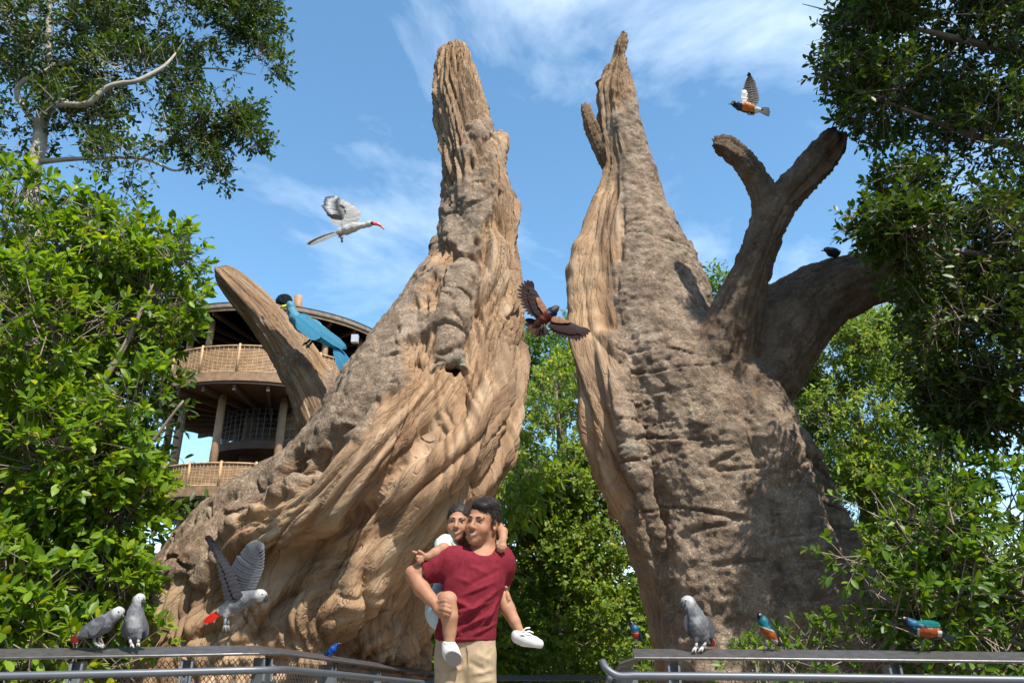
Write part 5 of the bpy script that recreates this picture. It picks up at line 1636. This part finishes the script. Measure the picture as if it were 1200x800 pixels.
# parrot standing upright next to it
b = Bird('grey_parrot', 'upright grey parrot facing out from the railing next to the leaning trunk', 'parrot', 4.66, 80, 680, 6.66, group=G1, base=(520, 505))
b.chain((560, 140, 38), (552, 150, 42), (530, 205, 42), (522, 250, 58), (520, 310, 72), (520, 370, 68), (518, 420, 42), (520, 465, 22, -20)).chain((487, 390, 28, 20), (482, 450, 18, 26)).chain((552, 400, 28, 20), (552, 450, 17, 26)).body(parrot_cols((562, 135), 42, (515, 330, 75)))
b.solid('beak', [(578, 155, 17, 14), (582, 170, 12, 18), (574, 184, 5, 18)], (.02, .02, .022)).eye(552, 128, 38, 7).eye(588, 132, 14, 6)
for sx, x0 in ((-1, 455), (1, 588)):
    b.plumes('wing', [((x0 + sx * 4 * i - sx * 8, 265 + 10 * i, 20 - 8 * i), (x0 + sx * 4 - sx * 10 + sx * 3 * i, 400 + 10 * i, 10 - 8 * i), 24) for i in range(6)], flat((.15, .153, .165)))
b.leg([(482, 440, 28), (486, 478, 30), (495, 494, 30)], 11, [(512, 524, 44), (485, 516, 44), (500, 500, 14)], (.36, .35, .34)).leg([(552, 440, 28), (547, 470, 30), (547, 490, 30)], 11, [(555, 512, 44), (532, 505, 44), (552, 495, 14)], (.36, .35, .34))
# parrot in flight before the leaning trunk
b = Bird('grey_parrot', 'flying grey parrot with raised wings and red tail before the leaning trunk', 'parrot', 3.9, 230, 620, 6.15, group=G1, base=(270, 560))
b.chain((475, 475, 36), (455, 475, 40), (400, 485, 42), (340, 505, 58), (280, 535, 62), (225, 570, 48), (175, 590, 28)).chain((255, 570, 34, 14), (215, 620, 22, 22)).body(
    lambda x, y, z, n: (lambda c, m: c * (1 - m) + np.array((.60, .60, .60)) * m)(parrot_cols((478, 472), 40)(x, y, z, n), sstep(-10, 40, 265 - x + (560 - y) * .15)[:, None] * .55))
b.solid('beak', [(492, 490, 20, 2), (500, 508, 15, 3), (490, 524, 6, 3)], (.02, .02, .022)).eye(478, 462, 36, 7)
b.plumes('tail', [((170, 588 + 5 * i, 8 * i - 16), (48 + 7 * i, 668 - 2 * i + 3 * i, 10 * i - 20), 13) for i in range(5)], flat((.62, .018, .012)))
near = b.fan([(330, 470), (300, 380), (250, 270), (180, 170), (120, 100)], [(200, 495), (170, 400), (150, 300), (130, 190), (72, 50)], 17, 17, 50, 90, .04)
cov = b.fan([(335, 470), (305, 380), (255, 270), (190, 180), (125, 105)], [(255, 480), (225, 390), (190, 290), (145, 190), (105, 90)], 15, 17, 56, 88, .05)
b.plumes('wing', near + cov, lambda t, u, s, i: full(len(u), (.030, .030, .036)))
far = b.fan([(360, 450), (400, 330), (440, 230), (465, 170), (470, 140)], [(280, 390), (255, 260), (300, 200), (360, 110), (430, 85)], 18, 19, -30, -70, .03)
far2 = b.fan([(410, 440), (450, 350), (478, 280), (486, 200), (475, 140)], [(300, 390), (310, 290), (350, 220), (405, 150), (450, 105)], 16, 21, -26, -66, .04)
far3 = b.fan([(420, 440), (458, 350), (482, 290), (488, 210), (478, 150)], [(350, 400), (370, 320), (405, 250), (440, 190), (460, 130)], 14, 21, -20, -60, .04)
b.plumes('wing', far + far2 + far3, lambda t, u, s, i: (np.array((.085, .09, .105)) if i < 18 else np.array((.14, .145, .16)) if i < 34 else np.array((.17, .175, .19)))[None] * (1 + .35 * s[:, None]))
b.leg([(215, 620, 22), (208, 665, 26), (205, 690, 28)], 11, [(190, 730, 30), (215, 735, 34), (228, 718, 26)], (.16, .16, .17)).leg([(225, 615, 0), (232, 660, 2), (228, 690, 4)], 11, [(220, 735, 6), (238, 730, 8), (205, 700, 2)], (.16, .16, .17))
# parrot on the right railing
b = Bird('grey_parrot', 'grey parrot on the railing before the upright trunk, beside an orange-bellied starling', 'parrot', 4.60, 780, 680, 6.66, group=G1, base=(250, 535))
b.chain((165, 165, 44), (180, 170, 46), (205, 215, 48), (225, 265, 64), (250, 330, 80), (265, 390, 74), (290, 440, 46), (330, 480, 22, -20)).chain((240, 420, 34, 26), (238, 475, 18, 32)).chain((310, 420, 34, 16), (315, 470, 18, 24)).body(parrot_cols((162, 160), 46, (235, 320, 60)))
b.solid('beak', [(140, 185, 20, 26), (135, 200, 15, 32), (142, 214, 6, 32)], (.02, .02, .022)).eye(158, 150, 46, 8, (.75, .72, .6))
b.plumes('wing', [((320 - 3 * i, 275 + 12 * i, 30 - 4 * i), (362 - 3 * i, 445 + 6 * i, 10 - 8 * i), 30) for i in range(7)], flat((.12, .123, .135)))
b.plumes('wing', [((165 + 3 * i, 265 + 12 * i, 24 - 4 * i), (185 + 6 * i, 405 + 8 * i, 10 - 4 * i), 24) for i in range(6)], flat((.10, .103, .115)))
b.plumes('tail', [((320 + 8 * i, 450, -30), (345 + 10 * i, 512, -40), 18) for i in range(4)], flat((.16, .02, .02)))
b.leg([(238, 465, 32), (240, 500, 36), (235, 520, 38)], 12, [(205, 556, 60), (232, 560, 62), (255, 530, 20)], (.40, .38, .36)).leg([(316, 460, 24), (305, 495, 28), (290, 518, 30)], 12, [(255, 555, 54), (285, 552, 56), (315, 525, 12)], (.40, .38, .36))

# ---- starlings
G2 = 'superb starlings'
TEAL, BLUE, ORANGE, BLACK = (.010, .16, .21), (.008, .05, .16), (.40, .095, .012), (.010, .012, .018)
b = Bird('starling', 'orange-bellied starling with teal breast on the railing before the upright trunk', 'starling', 4.58, 780, 680, 6.66, m_gloss, G2, (820, 525))
def c1(x, y, z, n):
    c = full(n, TEAL); s = y - .35 * (x - 760)
    c[s > 358] = (.62, .60, .55); c[s > 368] = ORANGE; c[(s > 428) & (x > 825)] = (.55, .52, .48); c[y + .6 * (x - 740) < 290] = BLACK
    c[(x > 800) & (y < 345 + (x - 800) * 1.0)] = (.008, .06, .07)
    return c
b.chain((740, 270, 26), (750, 290, 30), (765, 325, 40), (790, 380, 46), (820, 425, 38), (850, 460, 20), (875, 490, 12)).body(c1)
b.solid('beak', [(722, 268, 9), (698, 270, 3)], (.015, .015, .015)).eye(737, 264, 24, 8, (.85, .82, .7))
b.plumes('wing', [((795, 325 + 8 * i, 34 - 6 * i), (868 - 3 * i, 452 + 2 * i, 10), 18) for i in range(5)], flat((.010, .085, .09)), m_gloss)
b.plumes('tail', [((850 + 4 * i, 460, 4 * i), (895 + 6 * i, 512 - 2 * i, 4 * i), 11) for i in range(4)], flat(BLACK), m_gloss)
b.leg([(795, 450, 12), (788, 490, 16), (786, 518, 18)], 5, [(768, 528, 30), (786, 534, 34), (800, 524, 6)], (.12, .10, .09)).leg([(830, 450, 0), (836, 490, 4), (842, 520, 6)], 5, [(825, 532, 20), (845, 536, 22), (855, 524, -4)], (.12, .10, .09))

b = Bird('starling', 'starling with glossy teal wing crouching on the railing before the glossy shrub', 'starling', 4.50, 1020, 700, 6.66, m_gloss, G2, (440, 385))
def c2(x, y, z, n):
    c = full(n, (.012, .03, .05)); c[(y > 238) & (x > 365)] = (.5, .48, .42); c[(y > 240) & (x > 385)] = (.36, .07, .012); c[(x > 528) & (y > 255)] = (.6, .58, .55); c[x < 300] = BLACK; c[(x > 295) & (y < 215)] = (.01, .10, .22); c[(x > 560)] = BLACK
    return c
b.chain((265, 170, 28), (285, 185, 32), (330, 215, 46), (390, 245, 54), (460, 260, 50), (520, 270, 32), (560, 285, 18), (610, 305, 10)).body(c2)
b.solid('beak', [(245, 165, 10), (215, 160, 3)], (.015, .015, .015)).eye(265, 158, 27, 8, (.8, .72, .45))
b.plumes('wing', [((355 - 5 * i, 195 + 8 * i, 44), (545 - 12 * i, 206 + 9 * i, 26), 19) for i in range(5)], flat((.008, .19, .17)), m_gloss)
b.plumes('tail', [((560, 282 + 4 * i, 4 * i), (665 - 8 * i, 325 + 8 * i, 4 * i), 13) for i in range(4)], flat(BLACK), m_gloss)
b.leg([(420, 290, 14), (410, 345, 18), (395, 372, 20)], 5, [(362, 398, 34), (385, 402, 36), (412, 380, 4)], (.03, .03, .03)).leg([(490, 290, 0), (488, 340, 4), (480, 370, 6)], 5, [(455, 394, 22), (475, 398, 24), (500, 376, -4)], (.03, .03, .03))

b = Bird('starling', 'little starling with blue breast on the end corner of the right railing', 'starling', 4.72, 690, 700, 8, m_gloss, G2, (450, 440))
def c3(x, y, z, n):
    c = full(n, (.010, .10, .20)); c[y < 255] = BLACK; c[y > 318] = (.30, .035, .02); c[(y > 326) & (y < 334)] = (.45, .3, .25); c[x > 468] = BLACK
    return c
b.chain((400, 238, 24), (412, 262, 30), (432, 295, 40), (446, 345, 38), (470, 375, 20), (500, 410, 10)).body(c3)
b.solid('beak', [(382, 240, 8), (360, 246, 3)], (.02, .02, .02)).eye(402, 230, 22, 6, (.8, .76, .6))
b.plumes('wing', [((450, 290 + 9 * i, 20 - 6 * i), (492, 380 + 4 * i, 0), 15) for i in range(4)], flat((.008, .05, .07)), m_gloss)
b.leg([(448, 375, 8), (452, 415, 10), (455, 440, 12)], 4, [(440, 456, 20), (456, 460, 24), (466, 446, 2)], (.16, .12, .1)).leg([(432, 370, 0), (434, 412, 2), (436, 442, 4)], 4, [(420, 456, 12), (438, 462, 14), (446, 448, -6)], (.16, .12, .1))

b = Bird('starling', 'small metallic blue starling on the railing where it curves along the leaning trunk', 'starling', 5.8, 280, 730, 5, m_gloss, G2, (530, 188))
b.chain((582, 122, 11), (572, 132, 14), (552, 150, 20), (532, 168, 16), (512, 182, 8)).body(lambda x, y, z, n: np.where((x > 574)[:, None], np.array((.008, .015, .03)), np.where((x < 524)[:, None], np.array((.006, .01, .03)), np.array((.006, .08, .38)))))
b.solid('beak', [(592, 118, 4), (604, 116, 1.6)], (.015, .015, .015)).eye(585, 118, 10, 3, (.6, .55, .3))
b.plumes('wing', [((560 - 4 * i, 140 + 5 * i, 18), (512 + 3 * i, 180 + 2 * i, 10), 8) for i in range(4)], flat((.006, .06, .30)), m_gloss)
b.plumes('tail', [((520, 176 + 2 * i, 2 * i), (492 + 2 * i, 196 + 2 * i, 2 * i), 6) for i in range(3)], flat((.006, .008, .02)), m_gloss)
b.leg([(548, 165, 6), (545, 182, 8), (543, 192, 8)], 2.6, [(552, 198, 14), (540, 199, 16), (536, 193, 0)], (.04, .04, .04)).leg([(536, 172, 0), (533, 186, 2), (531, 194, 2)], 2.6, [(538, 200, 8), (528, 200, 10), (525, 194, -4)], (.04, .04, .04))

b = Bird('starling', 'flying starling with orange belly and lifted wing, alone against the open sky', 'starling', 4.0, 840, 70, 10, m_gloss, G2, (360, 560))
def c5(x, y, z, n):
    c = full(n, (.008, .03, .075)); c[x > 300] = (.52, .17, .02); c[(x > 445)] = (.72, .70, .68); c[(x < 215)] = BLACK
    c[(y > 600 + (x - 300) * .12) & (x < 440)] = BLACK
    c[x > 520] = BLACK
    return c
b.chain((195, 512, 28), (225, 525, 36), (270, 545, 50), (340, 555, 62), (400, 575, 60), (450, 592, 40), (500, 592, 24), (540, 600, 16)).body(c5)
b.solid('beak', [(172, 518, 10), (135, 524, 3)], (.015, .015, .015)).eye(185, 508, 27, 10, (.85, .7, .3))
w1 = b.fan([(330, 500), (315, 420), (320, 340), (340, 260), (370, 190)], [(480, 525), (505, 450), (480, 350), (450, 250), (388, 155)], 15, 17, 20, 60, .02)
w2 = b.fan([(310, 500), (295, 420), (305, 340), (330, 260), (365, 190)], [(420, 510), (430, 430), (410, 330), (400, 240), (382, 165)], 13, 19, 26, 66, .03)
b.plumes('wing', w1 + w2, lambda t, u, s, i: full(len(u), (.085, .07, .06)) * (1 + .2 * s[:, None]))
b.plumes('shoulder', b.fan([(300, 505), (285, 440), (295, 370)], [(370, 500), (395, 440), (350, 375)], 7, 24, 36, 50), flat((.78, .76, .74)))
w3 = b.fan([(350, 500), (345, 420), (350, 340), (375, 270)], [(490, 500), (500, 430), (480, 340), (420, 230)], 11, 17, -40, -90, .02)
b.plumes('wing', w3, lambda t, u, s, i: full(len(u), (.05, .042, .038)))
b.plumes('tail', [((500, 575 + 8 * i, 5 * i), (628 - 5 * abs(i - 2), 572 + 22 * i, 5 * i), 17) for i in range(5)], flat(BLACK))
b.leg([(385, 620, 16), (372, 640, 20)], 8, [(395, 650, 22), (360, 648, 22)], (.02, .02, .02)).leg([(420, 622, 0), (412, 642, 2)], 8, [(440, 650, 4), (400, 652, 4)], (.02, .02, .02))

b = Bird('starling', 'dark rufous starling with both wings spread, flying between the two giant trunks', 'starling', 4.2, 590, 310, 7.27, m_feather, G2, (360, 450))
def c6(x, y, z, n):
    c = full(n, (.12, .022, .010)); s = (x - 360) - (y - 440) * .9
    c[s > 45] = (.006, .012, .035); c[(x > 425) & (y < 385)] = (.09, .06, .045); c[s < -70] = (.09, .030, .018)
    return c
b.chain((452, 368, 24), (438, 380, 28), (410, 410, 46), (370, 440, 54), (325, 475, 48), (290, 505, 34), (262, 530, 22)).body(c6)
b.solid('beak', [(465, 360, 11), (478, 362, 3)], (.02, .018, .015)).eye(450, 357, 22, 6, (.5, .4, .2))
MAR = np.array((.032, .014, .013))
lw = b.fan([(360, 420), (335, 370), (315, 310), (285, 260), (255, 215)], [(255, 452), (190, 410), (150, 340), (118, 260), (135, 165), (190, 128), (235, 138)], 15, 13, 24, 40, .03)
lw2 = b.fan([(365, 410), (345, 350), (325, 300), (290, 255)], [(275, 425), (225, 360), (205, 280), (215, 200)], 11, 17, 32, 46, .03)
b.plumes('wing', lw + lw2, lambda t, u, s, i: full(len(u), MAR) * (1 + .35 * s[:, None]))
b.plumes('underwing', b.fan([(375, 385), (350, 335), (320, 295)], [(325, 395), (295, 355), (280, 305)], 7, 20, 42, 52), flat((.30, .14, .075)))
rw = b.fan([(425, 480), (480, 480), (540, 490), (610, 510), (660, 535)], [(385, 540), (430, 590), (500, 625), (580, 642), (645, 645), (700, 622), (742, 572)], 15, 13, 24, 40, .03)
rw2 = b.fan([(430, 465), (490, 465), (550, 480), (620, 515)], [(420, 545), (490, 580), (570, 595), (660, 590)], 11, 17, 32, 46, .03)
b.plumes('wing', rw + rw2, lambda t, u, s, i: full(len(u), MAR) * (1 + .35 * s[:, None]))
b.plumes('underwing', b.fan([(440, 440), (490, 448), (545, 480)], [(430, 492), (485, 500), (555, 495)], 7, 20, 42, 52), flat((.30, .14, .075)))
b.plumes('tail', [((295 + 4 * i, 495 + 3 * i, 3 * i), t, 19) for i, t in enumerate(((185, 468, 0), (186, 515, 4), (196, 560, 8), (240, 606, 12), (290, 615, 16), (340, 612, 20), (382, 600, 24)))], lambda t, u, s, i: full(len(u), (.10, .04, .028) if i in (2, 3) else MAR))
b.leg([(330, 515, 40), (322, 535, 44)], 6, [(312, 545, 46), (325, 548, 46)], (.05, .04, .035)).leg([(350, 505, 40), (346, 525, 44)], 6, [(338, 536, 46), (352, 538, 46)], (.05, .04, .035))

b = Bird('starling', 'small dark bird perched on top of the thick baobab limb under leaves', 'starling', 7.35, 950, 270, 13.3, m_gloss, None, (340, 430))
b.chain((235, 300, 34), (260, 300, 42), (320, 335, 72), (380, 350, 70), (420, 350, 40), (455, 330, 20)).body(lambda x, y, z, n: np.where(((y < 300) & (x > 230) & (x < 350))[:, None], np.array((.16, .15, .15)), np.array((.018, .018, .022))))
b.solid('beak', [(205, 310, 14), (158, 325, 4)], (.25, .02, .03)).eye(235, 290, 33, 8, (.6, .5, .3))
b.plumes('wing', [((300, 300 + 14 * i, 66), (450 - 10 * i, 330 + 16 * i, 40), 26) for i in range(4)], flat((.02, .02, .026)), m_gloss)
b.leg([(320, 395, 10), (316, 430, 12)], 8, [(290, 450, 22), (320, 452, 26)], (.03, .03, .03)).leg([(370, 395, 0), (368, 430, 2)], 8, [(345, 450, 12), (375, 452, 14)], (.03, .03, .03))

# ---- hornbill
b = Bird('hornbill', 'white and grey hornbill with curved red bill gliding over the pavilion roof', 'hornbill', 5.0, 350, 220, 10, None, None, (560, 500))
def c8(x, y, z, n):
    c = full(n, (.60, .58, .54)); m = sstep(500, 560, y + .3 * (x - 560))[:, None]
    c = c * (1 - m * .35); c[(np.hypot(x - 862, y - 412) < 22)] = (.05, .05, .06)
    return c
b.chain((850, 418, 32), (820, 425, 34), (760, 442, 30), (700, 448, 40), (640, 462, 58), (560, 490, 60), (490, 515, 44), (430, 532, 22)).body(c8)
b.solid('beak', [(878, 418, 24), (920, 424, 20), (960, 444, 15), (990, 475, 9), (1008, 498, 3)], lambda x, y, z, n: np.where(((y > 434 + (x - 880) * .45))[:, None], np.array((.12, .02, .02)), np.array((.62, .10, .055)))).eye(862, 410, 28, 8, (.03, .02, .02))
wt = b.fan([(660, 430), (650, 370), (640, 310), (600, 250), (540, 200), (500, 170)], [(385, 412), (365, 350), (300, 262), (282, 210), (296, 150), (305, 112), (400, 100)], 18, 24, 20, 40, .02)
def wc(t, u, s, i):
    c = full(len(u), (.035, .035, .04))
    if t < .12: c[:] = (.55, .54, .50)
    c[(u > .60) & (u < .80) & (t > .35)] = (.72, .72, .72)
    if t > .45: c[(u > .9)] = (.10, .10, .11)
    c[u < .25] = (.5, .49, .46)
    return c
b.plumes('wing', wt, wc)
b.plumes('shoulder', b.fan([(690, 410), (720, 340), (730, 300), (690, 240), (620, 205), (540, 180)], [(480, 425), (530, 360), (560, 300), (550, 250), (540, 205), (490, 165)], 15, 30, 34, 48, .05), flat((.50, .49, .46)))
b.plumes('wing', b.fan([(650, 420), (690, 330), (640, 240)], [(560, 330), (600, 230), (590, 190)], 9, 26, -20, -60, .04), flat((.30, .30, .30)))
b.plumes('tail', [((490, 505 + 5 * i, 6 * i), (85 + 14 * i, 655 + 6 * i, 6 * i), 20) for i in range(4)], lambda t, u, s, i: full(len(u), (.028, .028, .032) if i in (1, 2) else (.36, .36, .34)))
b.leg([(510, 545, 14), (510, 590, 16), (506, 605, 16)], 12, [(500, 640, 18), (515, 640, 20), (480, 575, 16)], (.05, .05, .06)).leg([(490, 545, 0), (482, 570, 2)], 10, [(462, 578, 2), (498, 590, 2)], (.05, .05, .06))

# ---- turaco
b = Bird('turaco', 'large blue turaco with black crest on the short pale baobab limb', 'turaco', 7.5, 310, 330, 6.66, None, None, (320, 492))
def c9(x, y, z, n):
    c = full(n, (.095, .30, .42)); m = sstep(270, 210, y)[:, None]
    c = c * (1 - m) + np.array((.11, .31, .40)) * m
    m = sstep(-10, 50, y - (330 + (x - 250) * .62))[:, None] * .5
    c = c * (1 - m) + np.array((.10, .17, .15)) * m
    return c
b.chain((200, 178, 28), (205, 195, 30), (215, 235, 32), (240, 285, 46), (300, 330, 66), (370, 365, 72), (440, 410, 60), (500, 460, 40), (545, 500, 26)).body(c9)
b.solid('beak', [(172, 190, 15, 6), (145, 196, 13, 8), (126, 206, 6, 8)], lambda x, y, z, n: np.where((x < 134)[:, None], np.array((.5, .10, .02)), np.array((.50, .55, .03)))).eye(188, 172, 26, 6, (.25, .05, .03))
b.plumes('crest', [((180 + 4 * (i % 3), 168 - 3 * (i % 2), 6 * (i % 3) - 6), t + (4 * (i % 3) - 4,), 14) for i, t in enumerate([(85, 158), (84, 138), (94, 122), (106, 108), (122, 100), (140, 95), (160, 94), (178, 98), (194, 108), (206, 120), (213, 134), (212, 148)])], flat((.006, .016, .026)))
sc = [((255 + 22 * (i % 4), 262 + 16 * (i % 4) + 22 * (i // 4), 74), (350 + 26 * (i % 4), 335 + 22 * (i % 4) + 20 * (i // 4), 80), 40) for i in range(12)]
pf = [((330 + 8 * i, 310 + 14 * i, 74 - 4 * i), (640 - 14 * i, 525 - 4 * i, 34), 30) for i in range(7)]
b.plumes('wing', pf + sc, lambda t, u, s, i: full(len(u), (.07, .30, .46)) * (np.where(u > .93, .25, 1.0)[:, None] if i < 2 else 1.0) * (1 + .10 * s[:, None]))
b.plumes('tail', [((530 + 3 * i, 490 + 3 * i, 6 * i), (692 - 10 * i, 690 + 13 * i, 6 * i), 26) for i in range(6)], lambda t, u, s, i: full(len(u), (.055, .27, .47)) * (1 - .25 * (u > .85))[:, None] * (1 + .12 * s[:, None]))
b.leg([(385, 430, 20), (350, 460, 24), (318, 484, 26)], 9, [(296, 498, 30), (305, 478, 34), (335, 492, 20)], (.02, .02, .025)).leg([(400, 440, -20), (360, 480, -16), (340, 505, -10)], 9, [(325, 520, -4), (350, 520, -4), (320, 505, -10)], (.02, .02, .025))
